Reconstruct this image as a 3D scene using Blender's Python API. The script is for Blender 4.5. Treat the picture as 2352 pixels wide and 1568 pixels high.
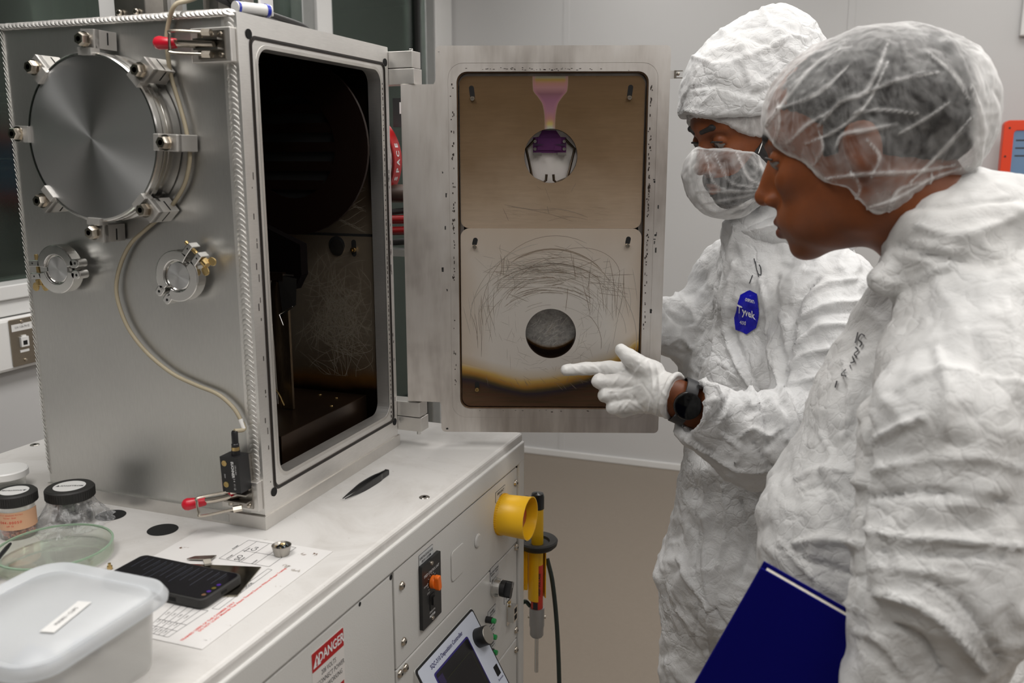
import bpy, bmesh, math, random
import numpy as np
from mathutils import Vector, Matrix, noise

for o in list(bpy.data.objects): bpy.data.objects.remove(o)
scene = bpy.context.scene
COL = scene.collection
PI = math.pi
V = Vector

# ---------------------------------------------------------------- camera
CAM = V((0.75223, -1.02178, 1.52479)); YAW = math.radians(20.118); PIT = math.radians(11.527); FPX = 2066.5
cd = bpy.data.cameras.new('camera'); cam = bpy.data.objects.new('camera', cd); COL.objects.link(cam)
cam.location = CAM; cam.rotation_euler = (PI/2-PIT, 0, YAW)
cd.sensor_width = 36; cd.lens = FPX/2352*36; cd.clip_start = .02; cd.clip_end = 60
cd.dof.use_dof = True; cd.dof.focus_distance = 1.56; cd.dof.aperture_fstop = 5.6
scene.camera = cam
# ---------------------------------------------------------------- world, exposure, lamps
w = bpy.data.worlds.new('world'); scene.world = w; w.use_nodes = True
w.node_tree.nodes['Background'].inputs[0].default_value = (.9, .93, 1, 1)
w.node_tree.nodes['Background'].inputs[1].default_value = .02
scene.view_settings.view_transform = 'Standard'; scene.view_settings.look = 'None'
scene.view_settings.gamma = 1; scene.view_settings.exposure = 0.0
scene.view_settings.use_curve_mapping = False
scene.cycles.use_denoising = True; scene.cycles.use_adaptive_sampling = True; scene.cycles.adaptive_threshold = .03
scene.cycles.max_bounces = 7; scene.cycles.diffuse_bounces = 3; scene.cycles.glossy_bounces = 4
scene.cycles.transmission_bounces = 6; scene.cycles.transparent_max_bounces = 16
scene.cycles.sample_clamp_indirect = 4; scene.cycles.caustics_reflective = False; scene.cycles.caustics_refractive = False
CEIL = 2.75
LAMPS = [(-.15, .95, 1.0, 1), (1.35, .95, 1.05, 1), (2.85, .95, 1.0, 1), (-.15, 2.5, .5, .7), (1.35, 2.5, .5, .7), (2.85, 2.5, .5, .7), (-.15, -.6, 1.0, 1), (1.35, -.6, .8, 1), (2.85, -.6, .8, 1), (.6, -2.1, .45, .8), (2.6, -2.1, .45, .8)]
LAMP_POWER = 15.5
lamp_objs = []
for i, (lx, ly, kk, sz) in enumerate(LAMPS):
    ld = bpy.data.lights.new('ceiling_light_source', 'AREA'); ld.shape = 'RECTANGLE'; ld.size = .56; ld.size_y = 1.1*sz
    ld.energy = LAMP_POWER*kk*sz; ld.color = (1, .98, .955)
    lo = bpy.data.objects.new('light_source', ld); COL.objects.link(lo); lamp_objs.append(lo)

# ---------------------------------------------------------------- measuring helper: a photo point on a real surface
FW = V((-math.sin(YAW)*math.cos(PIT), math.cos(YAW)*math.cos(PIT), -math.sin(PIT)))
RT = V((math.cos(YAW), math.sin(YAW), 0)); UP = RT.cross(FW)
HF = V((-math.sin(YAW), math.cos(YAW), 0))          # level direction away from the photographer
def ray(x, y): return FW + RT*((x-1176)/FPX) - UP*((y-784)/FPX)
def at(x, y, D): return CAM + ray(x, y)*D
def on(x, y, ax, val):
    d = ray(x, y); return CAM + d*((val-CAM[ax])/d[ax])

# ---------------------------------------------------------------- object helpers
def root_loc(o):
    while o.parent: o = o.parent
    return o.location.copy()
def local_in_thing(o):
    m = Matrix.Identity(4)
    while o.parent: m = o.matrix_basis @ m; o = o.parent
    return m
def tag(o, label=None, cat=None, group=None, kind=None):
    if label: o['label'] = label
    if cat: o['category'] = cat
    if group: o['group'] = group
    if kind: o['kind'] = kind
    return o
def thing(name, label, cat, loc=(0, 0, 0), group=None):
    o = bpy.data.objects.new(name, None); COL.objects.link(o); o.location = loc; o.empty_display_size = .05
    return tag(o, label, cat, group)
def link_mesh(name, me, parent=None, frame=None, smooth=None, bevel=0, seg=2, loc=None):
    """vertices are in world space (or in frame's space); stored relative to the parent thing"""
    o = bpy.data.objects.new(name, me); COL.objects.link(o)
    if parent is not None:
        o.parent = parent; base = root_loc(parent)
        if frame is not None:
            M = frame.copy(); M.translation -= base
            o.matrix_basis = local_in_thing(parent).inverted() @ M
        else:
            me.transform(Matrix.Translation(-base))
            me.transform(local_in_thing(parent).inverted())
    else:
        if frame is not None: o.matrix_basis = frame
        else:
            n = len(me.vertices); co = np.empty(n*3, np.float32); me.vertices.foreach_get('co', co); co = co.reshape(-1, 3)
            c = (co.min(0)+co.max(0))/2; c[2] = co[:, 2].min(); c = V([float(q) for q in c])
            me.transform(Matrix.Translation(-c)); o.location = c
    if smooth is not None:
        me.shade_smooth()
        if smooth is not True: me.set_sharp_from_angle(angle=math.radians(smooth))
    if bevel:
        m = o.modifiers.new('bevel', 'BEVEL'); m.width = bevel; m.segments = seg; m.limit_method = 'ANGLE'; m.angle_limit = math.radians(40)
        m.harden_normals = False
    return o

def rrect(w, h, r, n=6):
    """rounded rectangle loop centred on 0, 4(n+1) points"""
    r = min(r, w/2-1e-5, h/2-1e-5); out = []
    for cx, cy, a0 in ((w/2-r, h/2-r, 0), (-w/2+r, h/2-r, 90), (-w/2+r, -h/2+r, 180), (w/2-r, -h/2+r, 270)):
        for k in range(n+1):
            a = math.radians(a0+90*k/n); out.append((cx+r*math.cos(a), cy+r*math.sin(a)))
    return out
def axes(n, up=(0, 0, 1)):
    """matrix whose local z is n, local y close to up"""
    n = V(n).normalized(); u = V(up); 
    if abs(n.dot(u)) > .99: u = V((0, 1, 0))
    x = u.cross(n).normalized(); y = n.cross(x)
    return Matrix((x, y, n)).transposed()
class MB:
    def __init__(s): s.v = []; s.f = []; s.m = []; s.mats = []
    def mi(s, mat):
        if mat not in s.mats: s.mats.append(mat)
        return s.mats.index(mat)
    def add(s, vs, fs, mat, T=None):
        b = len(s.v); k = s.mi(mat)
        for p in vs: s.v.append(tuple(T @ V(p)) if T is not None else tuple(p))
        for f in fs: s.f.append([i+b for i in f]); s.m.append(k)
        return s
    def box(s, lo, hi, mat, T=None):
        x0, y0, z0 = lo; x1, y1, z1 = hi
        vs = [(x0, y0, z0), (x1, y0, z0), (x1, y1, z0), (x0, y1, z0), (x0, y0, z1), (x1, y0, z1), (x1, y1, z1), (x0, y1, z1)]
        return s.add(vs, [(3, 2, 1, 0), (4, 5, 6, 7), (0, 1, 5, 4), (1, 2, 6, 5), (2, 3, 7, 6), (3, 0, 4, 7)], mat, T)
    def prism(s, loop, z0, z1, mat, T=None):
        n = len(loop); vs = [(x, y, z0) for x, y in loop]+[(x, y, z1) for x, y in loop]
        fs = [tuple(range(n))[::-1], tuple(range(n, 2*n))]+[(i, (i+1) % n, n+(i+1) % n, n+i) for i in range(n)]
        return s.add(vs, fs, mat, T)
    def ring(s, outer, inner, z0, z1, mat, T=None):
        n = len(outer); assert len(inner) == n
        vs = [(x, y, z) for L, z in ((outer, z0), (outer, z1), (inner, z0), (inner, z1)) for x, y in L]
        fs = []
        for i in range(n):
            j = (i+1) % n
            fs += [(i, j, n+j, n+i), (2*n+j, 2*n+i, 3*n+i, 3*n+j), (n+i, n+j, 3*n+j, 3*n+i), (j, i, 2*n+i, 2*n+j)]
        return s.add(vs, fs, mat, T)
    def lathe(s, prof, mat, T=None, n=32, cap=True):
        """prof: (radius, z) list, around local z"""
        m = len(prof); vs = []; fs = []
        for r, z in prof:
            for k in range(n):
                a = 2*PI*k/n; vs.append((r*math.cos(a), r*math.sin(a), z))
        for i in range(m-1):
            for k in range(n):
                j = (k+1) % n; fs.append((i*n+k, i*n+j, (i+1)*n+j, (i+1)*n+k))
        if cap:
            if prof[0][0] > 1e-6: fs.append(tuple(range(n))[::-1])
            if prof[-1][0] > 1e-6: fs.append(tuple(range((m-1)*n, m*n)))
        return s.add(vs, fs, mat, T)
    def cyl(s, a, b, r, mat, r2=None, n=20):
        a = V(a); b = V(b); L = (b-a).length; T = Matrix.Translation(a) @ axes(b-a).to_4x4()
        return s.lathe([(r, 0), (r if r2 is None else r2, L)], mat, T, n)
    def tube(s, pts, r, mat, n=10, cap=True, flat=1.0, up=None):
        pts = [V(p) for p in pts]; m = len(pts); vs = []; fs = []
        t0 = (pts[1]-pts[0]).normalized(); u = V(up) if up else t0.orthogonal(); 
        for i, p in enumerate(pts):
            t = (pts[min(i+1, m-1)]-pts[max(i-1, 0)]).normalized()
            u = (u - t*u.dot(t)).normalized(); w_ = t.cross(u)
            rr = r[i] if hasattr(r, '__len__') else r
            for k in range(n):
                a = 2*PI*k/n; vs.append(p + u*(rr*math.cos(a)) + w_*(rr*flat*math.sin(a)))
        for i in range(m-1):
            for k in range(n):
                j = (k+1) % n; fs.append((i*n+k, i*n+j, (i+1)*n+j, (i+1)*n+k))
        if cap: fs.append(tuple(range(n))[::-1]); fs.append(tuple(range((m-1)*n, m*n)))
        return s.add(vs, fs, mat)
    def ball(s, c, r, mat, n=12, T=None):
        rx, ry, rz = (r, r, r) if not hasattr(r, '__len__') else r
        vs = []; fs = []; m = max(4, n//2)
        for i in range(m+1):
            th = PI*i/m
            for k in range(n):
                a = 2*PI*k/n
                vs.append((c[0]+rx*math.sin(th)*math.cos(a), c[1]+ry*math.sin(th)*math.sin(a), c[2]+rz*math.cos(th)))
        for i in range(m):
            for k in range(n):
                j = (k+1) % n; fs.append((i*n+k, (i+1)*n+k, (i+1)*n+j, i*n+j))
        return s.add(vs, fs, mat, T)
    def text(s, txt, size, mat, T, align='CENTER', depth=0.0, squeeze=1.0, bold=0.0):
        """flat lettering in the plane z=0 of T, y up"""
        cu = bpy.data.curves.new('lettering', 'FONT'); cu.body = txt; cu.size = size; cu.align_x = align; cu.align_y = 'CENTER'
        cu.offset = bold; cu.space_line = .95; cu.resolution_u = 2
        if depth: cu.extrude = depth
        ob = bpy.data.objects.new('lettering', cu); me = bpy.data.meshes.new_from_object(ob)
        vs = [(v.co.x*squeeze, v.co.y, v.co.z) for v in me.vertices]; fs = [tuple(p.vertices) for p in me.polygons]
        s.add(vs, fs, mat, T)
        bpy.data.objects.remove(ob); bpy.data.curves.remove(cu); bpy.data.meshes.remove(me)
        return s
    def build(s, name, parent=None, **k):
        me = bpy.data.meshes.new(name); me.from_pydata(s.v, [], s.f)
        for m in s.mats: me.materials.append(m)
        me.polygons.foreach_set('material_index', s.m)
        me.validate(); me.update()
        return link_mesh(name, me, parent, **k)
def spline(pts, n=12):
    """Catmull-Rom through points"""
    P = [V(p) for p in pts]; P = [P[0]*2-P[1]]+P+[P[-1]*2-P[-2]]; out = []
    for i in range(1, len(P)-2):
        for k in range(n):
            t = k/n; a, b, c, d = P[i-1:i+3]
            out.append(.5*((2*b)+(c-a)*t+(2*a-5*b+4*c-d)*t*t+(3*b-a-3*c+d)*t**3))
    out.append(P[-2]); return out
def TR(loc, rot=None):
    M = Matrix.Translation(V(loc))
    return M @ rot.to_4x4() if rot is not None else M

# ---------------------------------------------------------------- materials
class NT:
    def __init__(s, name):
        s.mat = bpy.data.materials.new(name); s.mat.use_nodes = True; s.nt = s.mat.node_tree
        s.b = s.nt.nodes['Principled BSDF']; s.out = s.nt.nodes['Material Output']; s._tc = None
    def n(s, typ, ins=None, **kw):
        nd = s.nt.nodes.new(typ)
        for k, v in kw.items(): setattr(nd, k, v)
        for k, v in (ins or {}).items():
            if hasattr(v, 'links') or isinstance(v, bpy.types.NodeSocket): s.nt.links.new(v, nd.inputs[k])
            else: nd.inputs[k].default_value = v
        return nd
    def tc(s, which='Object'):
        if s._tc is None: s._tc = s.n('ShaderNodeTexCoord')
        return s._tc.outputs[which]
    def map(s, scale=(1, 1, 1), rot=(0, 0, 0), which='Object'):
        return s.n('ShaderNodeMapping', {'Vector': s.tc(which), 'Scale': scale, 'Rotation': rot}).outputs[0]
    def m(s, op, a, b=0.0, c=0.0, clamp=False):
        nd = s.nt.nodes.new('ShaderNodeMath'); nd.operation = op; nd.use_clamp = clamp
        for i, v in enumerate((a, b, c)):
            if isinstance(v, bpy.types.NodeSocket): s.nt.links.new(v, nd.inputs[i])
            else: nd.inputs[i].default_value = v
        return nd.outputs[0]
    def noise(s, scale=5, detail=3, rough=.5, vec=None, dist=0, out=0):
        return s.n('ShaderNodeTexNoise', {'Vector': vec if vec is not None else s.tc(), 'Scale': scale, 'Detail': detail, 'Roughness': rough, 'Distortion': dist}).outputs[out]
    def ramp(s, fac, stops, interp='LINEAR'):
        nd = s.n('ShaderNodeValToRGB', {'Fac': fac}); cr = nd.color_ramp; cr.interpolation = interp
        while len(cr.elements) < len(stops): cr.elements.new(.5)
        for e, (p, c) in zip(cr.elements, stops):
            e.position = p; e.color = (*c, 1) if hasattr(c, '__len__') else (c, c, c, 1)
        return nd.outputs[0]
    def mix(s, fac, a, b, mode='MIX'):
        nd = s.nt.nodes.new('ShaderNodeMix'); nd.data_type = 'RGBA'; nd.blend_type = mode
        for i, v in ((0, fac), (6, a), (7, b)):
            if isinstance(v, bpy.types.NodeSocket): s.nt.links.new(v, nd.inputs[i])
            else: nd.inputs[i].default_value = ((*v, 1) if hasattr(v, '__len__') else v)
        return nd.outputs[2]
    def set(s, **k):
        for key, v in k.items():
            key = key.replace('_', ' ')
            inp = s.b.inputs[key]
            if isinstance(v, bpy.types.NodeSocket): s.nt.links.new(v, inp)
            elif hasattr(v, '__len__') and len(v) == 3 and inp.type == 'RGBA': inp.default_value = (*v, 1)
            else: inp.default_value = v
        return s
    def bump(s, h, strength=.3, dist=.001, prev=None):
        ins = {'Height': h, 'Strength': strength, 'Distance': dist}
        nd = s.n('ShaderNodeBump', ins)
        if prev is not None: s.nt.links.new(prev, nd.inputs['Normal'])
        s.nt.links.new(nd.outputs[0], s.b.inputs['Normal']); return nd.outputs[0]
def plain(name, col, rough=.5, metal=0, **k):
    t = NT(name); t.set(Base_Color=col, Roughness=rough, Metallic=metal, **k); return t.mat
def speck(name, col, rough=.5, metal=0, var=.12, scale=6, bump=0, bscale=400, bdist=.0006):
    t = NT(name); f = t.noise(scale, 4, .6)
    a = tuple(c*(1-var) for c in col); b = tuple(min(1, c*(1+var)) for c in col)
    t.set(Base_Color=t.ramp(f, [(.3, a), (.7, b)]), Roughness=rough, Metallic=metal)
    if bump: t.bump(t.noise(bscale, 2, .5), bump, bdist)
    return t.mat
def metal(name, col, rough, var=.08, brush=None, scale=4, rv=.08, bumpst=.05, metallic=1.0):
    """brushed metal; brush = stretch along an axis"""
    t = NT(name); v = t.map(scale=brush or (1, 1, 1))
    f = t.noise(60 if brush else 20, 3, .6, v); g = t.noise(scale, 4, .6)
    h = t.m('MULTIPLY_ADD', f, .35, t.m('MULTIPLY', g, .65))
    a = tuple(c*(1-var) for c in col); b = tuple(min(1, c*(1+var)) for c in col)
    t.set(Base_Color=t.ramp(h, [(.35, a), (.65, b)]), Metallic=metallic, Roughness=t.m('ADD', t.m('MULTIPLY', g, 2*rv), rough-rv))
    t.bump(f, bumpst, .0004); return t.mat
M = {}
M['wall'] = speck('painted_wall', (.58, .575, .57), .45, var=.015, scale=1.5)
M['white_frame'] = speck('white_frame_paint', (.74, .735, .72), .35, var=.02)
M['grey_frame'] = metal('grey_aluminium_frame', (.45, .46, .45), .4)
M['floor'] = speck('vinyl_floor', (.235, .195, .155), .38, var=.03, scale=90)
M['ceil'] = speck('ceiling_tile', (.75, .74, .72), .7, var=.02)
M['cabinet'] = speck('cabinet_powder_coat', (.62, .61, .585), .42, var=.03, scale=3, bump=.35, bscale=500, bdist=.0005)
t = NT('cabinet_top_coat'); f = t.noise(7, 5, .65, dist=.6); g = t.noise(45, 4, .75)
base = t.ramp(f, [(.35, (.56, .535, .505)), (.55, (.665, .645, .62))])
dirt = t.ramp(g, [(.64, (1, 1, 1)), (.74, (.72, .69, .66))])
t.set(Base_Color=t.mix(1, base, dirt, 'MULTIPLY'), Roughness=.4); t.bump(t.noise(420, 2, .5), .2, .0005)
M['cabtop'] = t.mat
M['alu'] = metal('machined_aluminium', (.80, .785, .76), .44, brush=(1, 1, 8), scale=5, var=.07, rv=.06)
M['alu_side'] = metal('mill_aluminium_plate', (.60, .595, .575), .40, brush=(6, 1, 1), scale=3, var=.06, rv=.07)
M['alu_light'] = metal('light_aluminium', (.70, .68, .65), .42, brush=(1, 1, 1), scale=14, var=.05)
M['weld'] = metal('weld_bead_metal', (.66, .645, .62), .5, scale=60, var=.1)
M['steel'] = metal('polished_steel', (.68, .67, .65), .2, scale=10, var=.05, bumpst=.02)
M['dark_steel'] = metal('dull_steel', (.35, .33, .30), .32, scale=30, var=.15)
M['nickel'] = metal('nickel_bolt', (.55, .50, .43), .22, scale=30, var=.1)
M['brass'] = metal('brass', (.60, .44, .20), .28, scale=20, var=.1)
M['black'] = plain('black_plastic', (.012, .012, .013), .38)
M['rubber'] = plain('black_rubber', (.018, .017, .016), .6)
M['void'] = plain('dark_opening', (.003, .003, .003), .9)
M['seal'] = plain('brown_black_oring', (.03, .022, .018), .35)
M['red'] = plain('red_grip_vinyl', (.62, .01, .03), .3)
M['beige'] = plain('beige_cable_jacket', (.42, .36, .25), .5)
M['white_plastic'] = plain('white_plastic', (.80, .79, .77), .35)
M['yellow'] = plain('yellow_plastic', (.92, .52, .012), .35)
M['green_led'] = plain('green_lens', (.02, .32, .08), .2)
M['orange'] = plain('orange_plastic', (.85, .16, .01), .4)
M['label'] = plain('label_stock', (.55, .56, .56), .4)
M['ink'] = plain('black_ink', (.03, .03, .035), .6)
M['paper'] = speck('laminated_paper', (.76, .74, .72), .3, var=.03, scale=10)
M['redink'] = plain('red_ink', (.75, .06, .04), .6)
M['whiteink'] = plain('white_ink', (.75, .75, .75), .6)
M['dangerred'] = plain('sign_red', (.42, .006, .008), .35)
# ================================================================ setting
XL, YB, XR, YF = -1.14, 3.27, 4.2, -3.2
def struct(name, mb, **k): return tag(mb.build(name, **k), kind='structure')
struct('floor', MB().box((XL-2.4, YF, -.05), (XR, YB, 0), M['floor']))
struct('ceiling', MB().box((XL-2.4, YF, CEIL), (XR, YB, CEIL+.05), M['ceil']))
struct('wall_back', MB().box((XL, YB, 0), (XR, YB+.1, CEIL), M['wall']))
struct('wall_right', MB().box((XR, YF, 0), (XR+.1, YB+.1, CEIL), M['wall']))
struct('wall_front', MB().box((XL-2.4, YF-.1, 0), (XR+.1, YF, CEIL), plain('grey_front_wall', (.17, .165, .16), .6)))
# left wall: solid below the window, glazed above and a glazed door near the corner
WX = XL-.1
SILL = 1.225; D0, D1 = 2.07, 3.22
mb = MB(); mb.box((WX, YF, 0), (XL, D0, SILL-.035), M['wall'])
mb.box((WX, YF, 2.45), (XL, YB, CEIL), M['wall']); mb.box((WX, D1, 0), (XL, YB, 2.45), M['wall'])
struct('wall_left', mb)
gl = NT('window_glass')
gl.set(Base_Color=(.70, .78, .74), Roughness=.02, Transmission_Weight=1.0, IOR=1.45)
tr = gl.n('ShaderNodeBsdfTransparent', {'Color': (.62, .68, .64, 1)}); gs = gl.n('ShaderNodeBsdfGlossy', {'Roughness': .10, 'Color': (.8, .85, .82, 1)})
fr = gl.n('ShaderNodeFresnel', {'IOR': 1.45}); mx = gl.n('ShaderNodeMixShader', {0: gl.m('MULTIPLY', fr.outputs[0], .8)})
gl.nt.links.new(tr.outputs[0], mx.inputs[1]); gl.nt.links.new(gs.outputs[0], mx.inputs[2]); gl.nt.links.new(mx.outputs[0], gl.out.inputs[0])
M['glass'] = gl.mat
wf = MB()
wf.box((WX, YF, SILL-.035), (XL+.02, D0-.13, SILL), M['white_frame'])            # sill
wf.box((XL-.005, YF, SILL-.075), (XL+.012, D0-.13, SILL-.035), M['white_frame'])
wf.box((WX+.02, D0-.13, SILL-.035), (XL, D0-.05, 2.45), M['grey_frame'])
for y in (-1.2, .05, 1.3): wf.box((WX+.02, y-.025, SILL), (XL-.01, y+.025, 2.45), M['grey_frame'])
win = struct('window_1', wf, bevel=.003)
win_origin = win
pane = MB().box((XL-.055, YF, SILL), (XL-.049, D0-.13, 2.45), M['glass']).build('window_pane', win)
df = MB()
df.box((WX, D0-.05, 0), (XL+.012, D0+.055, 2.45), M['white_frame'])
df.box((WX, 2.97, 0), (XL+.004, 3.06, 2.45), M['grey_frame'])
df.box((WX, 3.06, 0), (XL+.012, D1+.03, 2.45), M['white_frame'])
df.box((XL-.07, D0+.055, .02), (XL-.03, 2.97, .37), M['grey_frame']); df.box((XL-.07, D0+.055, .37), (XL-.02, 2.97, .385), M['grey_frame'])
df.box((XL-.07, 2.955, .02), (XL-.028, 2.972, 2.43), M['rubber'])
dr = struct('door_1', df, bevel=.003)
MB().box((XL-.052, D0+.055, .385), (XL-.046, 2.958, 2.43), M['glass']).build('glass_panel', dr)
# dim corridor beyond the glass
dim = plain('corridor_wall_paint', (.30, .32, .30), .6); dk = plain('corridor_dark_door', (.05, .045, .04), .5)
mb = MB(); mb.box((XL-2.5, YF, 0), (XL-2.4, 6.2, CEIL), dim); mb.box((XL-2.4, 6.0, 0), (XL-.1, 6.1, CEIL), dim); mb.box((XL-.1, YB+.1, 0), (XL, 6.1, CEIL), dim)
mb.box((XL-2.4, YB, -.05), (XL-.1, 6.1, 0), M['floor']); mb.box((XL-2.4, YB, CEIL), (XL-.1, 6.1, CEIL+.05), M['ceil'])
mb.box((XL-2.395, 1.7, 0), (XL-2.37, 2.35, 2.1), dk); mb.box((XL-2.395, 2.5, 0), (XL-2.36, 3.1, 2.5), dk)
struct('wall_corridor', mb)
# cove and seams of the back wall
mb = MB(); mb.box((XL, YB-.012, 0), (XR, YB, .035), M['white_frame']); struct('baseboard_back', mb, bevel=.004)
mb = MB()
for x in (-.546, .724, 2.0, 3.2): mb.box((x-.015, YB-.0025, .035), (x+.015, YB, CEIL), M['wall'])
struct('trim_1', mb, bevel=.001)
# corridor rack and posts seen through the window
mb = MB()
for x, y in ((-1.75, .92), (-1.75, 1.85), (-2.2, .92), (-2.2, 1.85)): mb.cyl((x, y, 0), (x, y, 2.2), .013, M['dark_steel'], n=10)
for z in (.5, 1.08, 1.52, 1.72):
    for x in (-1.75, -2.2): mb.cyl((x, .9, z), (x, 1.87, z), .006, M['dark_steel'], n=6); mb.cyl((x, .9, z-.03), (x, 1.87, z-.03), .005, M['dark_steel'], n=6)
    for k in range(22): mb.cyl((-2.2, .93+k*.043, z), (-1.75, .93+k*.043, z), .003, M['dark_steel'], n=5)
tag(mb.build('wire_shelf'), 'steel wire shelf rack standing beyond the left window', 'shelf')
mb = MB()
pg = plain('pale_green_column', (.42, .47, .43), .4)
mb.box((-2.62, 1.28, 0), (-2.54, 1.37, 2.75), pg, None)
tag(mb.build('corridor_post', bevel=.006), 'pale green upright post behind the window, above the chamber top-left corner', 'post')

# ceiling lamps (flat panels of the clean room)
lens = NT('lamp_diffuser'); lens.set(Base_Color=(.9, .9, .88), Emission_Color=(1, .965, .92), Emission_Strength=1.2); lens = lens.mat
for i, (lx, ly, kk, sz) in enumerate(LAMPS):
    t = thing('ceiling_light', 'flat rectangular ceiling light panel recessed in the clean room ceiling', 'light', (lx, ly, CEIL-.012), 'ceiling light panels')
    hx, hy = .3, .6*sz
    MB().ring(rrect(2*hx, 2*hy, .005, 1), rrect(2*hx-.05, 2*hy-.05, .005, 1), -.012, .012, M['white_frame'], TR(t.location)).build('frame', t)
    MB().box((lx-hx+.026, ly-hy+.026, CEIL-.012), (lx+hx-.026, ly+hy-.026, CEIL-.006), lens).build('diffuser', t)
    lamp_objs[i].location = (0, 0, -.02); lamp_objs[i].parent = t

# outlet plate in its raceway on the left wall
ot = thing('wall_outlet', 'stainless phone jack plate in a white raceway left of the chamber', 'outlet', (XL, .62, 1.02))
mb = MB(); L = rrect(1.6, .128, .012, 4)
T = TR((XL, -.02, 1.083), Matrix(((0, 0, 1), (1, 0, 0), (0, 1, 0))))
mb.prism(L, 0, .028, M['white_plastic'], T); mb.build('raceway', ot, bevel=.008)
mb = MB(); T = TR((XL+.028, .590, 1.086), Matrix(((0, 0, 1), (1, 0, 0), (0, 1, 0))))
mb.prism(rrect(.07, .115, .003, 2), 0, .003, metal('plate_bronze_steel', (.42, .37, .30), .3, brush=(1, 1, 10)), T)
pl = mb.build('plate', ot, bevel=.001)
mb = MB(); mb.box((-.03, .028, .003), (.03, .045, .0036), M['white_plastic'], T); mb.text('U14 110A PH 02', .0085, M['ink'], T @ TR((0, .0365, .0038)), squeeze=.72); mb.build('label_strip', ot)
mb = MB(); mb.box((-.011, -.012, .003), (.011, .012, .009), M['white_plastic'], T); mb.box((-.006, -.008, .009), (.006, .003, .0093), M['void'], T); mb.box((-.006, .011, .003), (.006, .016, .007), M['white_plastic'], T); mb.box((-.013, -.026, .003), (.013, -.02, .0045), M['white_plastic'], T)
mb.build('phone_jack', ot, bevel=.0008)
for y in (.049, -.046): MB().lathe([(.004, .003), (.0035, .0055), (0, .006)], M['nickel'], T @ TR((0, y, 0))).build('screw', ot)

# orange framed screen and wall switch on the right
mt = thing('display_screen', 'orange framed screen showing grey-blue, behind the nearer person at right', 'screen', (1.65, 3.05, .9))
Ms = TR((1.63, 3.1, 1.47), axes((.08, -1, .05)))
org = plain('orange_red_housing', (.72, .045, .004), .4)
mb = MB(); mb.ring(rrect(.62, .40, .02), rrect(.545, .32, .012), -.03, .012, org, Ms); mb.prism(rrect(.60, .38, .015), -.03, -.02, org, Ms); mb.build('housing', mt, bevel=.003)
scn = NT('screen_surface'); scn.set(Base_Color=(.05, .08, .12), Roughness=.25, Emission_Color=(.11, .17, .26), Emission_Strength=.75)
mb = MB(); mb.prism(rrect(.548, .323, .01), -.018, -.004, scn.mat, Ms); 
for k in range(3): mb.box((-.26, .12-k*.03, -.0038), (.24-.07*k, .126-k*.03, -.0036), M['ink'], Ms)
mb.build('screen', mt)
mb = MB(); mb.cyl((1.63, 3.12, 1.28), (1.63, 3.14, .91), .02, M['black']); mb.build('stand', mt)
mb = MB(); mb.lathe([(.14, 0), (.14, .01), (.03, .02)], M['black'], TR((1.63, 3.13, .90))); mb.build('foot', mt)
for px, pz in ((-.29, .17), (-.297, .06), (-.29, -.17)): MB().lathe([(.004, .012), (.004, .0135), (0, .0136)], M['black'], Ms @ TR((px, pz, 0)), n=10).build('bezel_screw', mt)
tb = thing('instrument_bench', 'white bench against the back wall, hidden behind the nearer person', 'bench', (1.7, 3.0, 0))
MB().box((1.2, 2.75, .86), (2.6, 3.25, .90), M['white_plastic']).build('benchtop', tb, bevel=.004)
for x, y in ((1.24, 2.79), (2.56, 2.79), (1.24, 3.2), (2.56, 3.2)): MB().box((x-.02, y-.02, 0), (x+.02, y+.02, .86), M['grey_frame']).build('leg', tb)
ws = thing('wall_switch', 'pale wall switch box at the top right of the back wall', 'switch', (1.42, 3.27, 2.0))
mb = MB(); mb.box((1.366, 3.235, 2.005), (1.47, 3.27, 2.25), M['white_frame']); mb.build('box', ws, bevel=.006)
mb = MB(); mb.box((1.385, 3.229, 2.06), (1.45, 3.236, 2.23), M['white_plastic']); mb.build('cover', ws, bevel=.003)

# ================================================================ cabinet
TH = math.radians(1.56); FA = V((math.sin(TH), math.cos(TH), 0)); FN = V((math.cos(TH), -math.sin(TH), 0)); FO = V((.1726, 0, 0))
FM = Matrix.Translation(FO) @ Matrix((FA, (0, 0, 1), FN)).transposed().to_4x4()     # local x along the face, y up, z out
cb = thing('equipment_cabinet', 'white powder-coated equipment cabinet carrying the metal vacuum chamber', 'cabinet', (-.24, -.2, 0))
mb = MB()
mb = MB(); mb.box((-1.0, .968, -.835), (.570, 1.0, .004), M['cabtop'], FM); mb.build('top_panel', cb, bevel=.006, seg=3)
mb = MB(); mb.box((-.99, .05, -.82), (.562, .968, -.004), M['cabinet'], FM)
mb.box((-.99, .945, -.006), (.566, .985, .0095), M['cabinet'], FM); mb.box((.537, .05, -.006), (.566, .95, .009), M['cabinet'], FM); mb.build('frame', cb, bevel=.004, seg=3)
mb = MB(); mb.box((.048, .787, -.004), (.534, .9415, .0055), M['cabinet'], FM); mb.box((.530, .9395, .0), (.535, .9425, .0065), M['void'], FM)
mb.prism(rrect(.050, .053, .008, 4), .0055, .0075, M['cabinet'], FM @ TR((.2605, .864, 0)))
mb.lathe([(.013, .0055), (.013, .0075), (.010, .009), (0, .0095)], M['cabinet'], FM @ TR((.3434, .868, 0)), n=24)
mb.build('upper_control_panel', cb, bevel=.0018)
mb = MB(); mb.box((.048, .582, -.004), (.534, .784, .0055), M['cabinet'], FM); mb.build('lower_control_panel', cb, bevel=.0018)
mb = MB(); mb.box((.048, .10, -.004), (.534, .579, .0055), M['cabinet'], FM); mb.build('blank_panel', cb, bevel=.0018)
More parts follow.
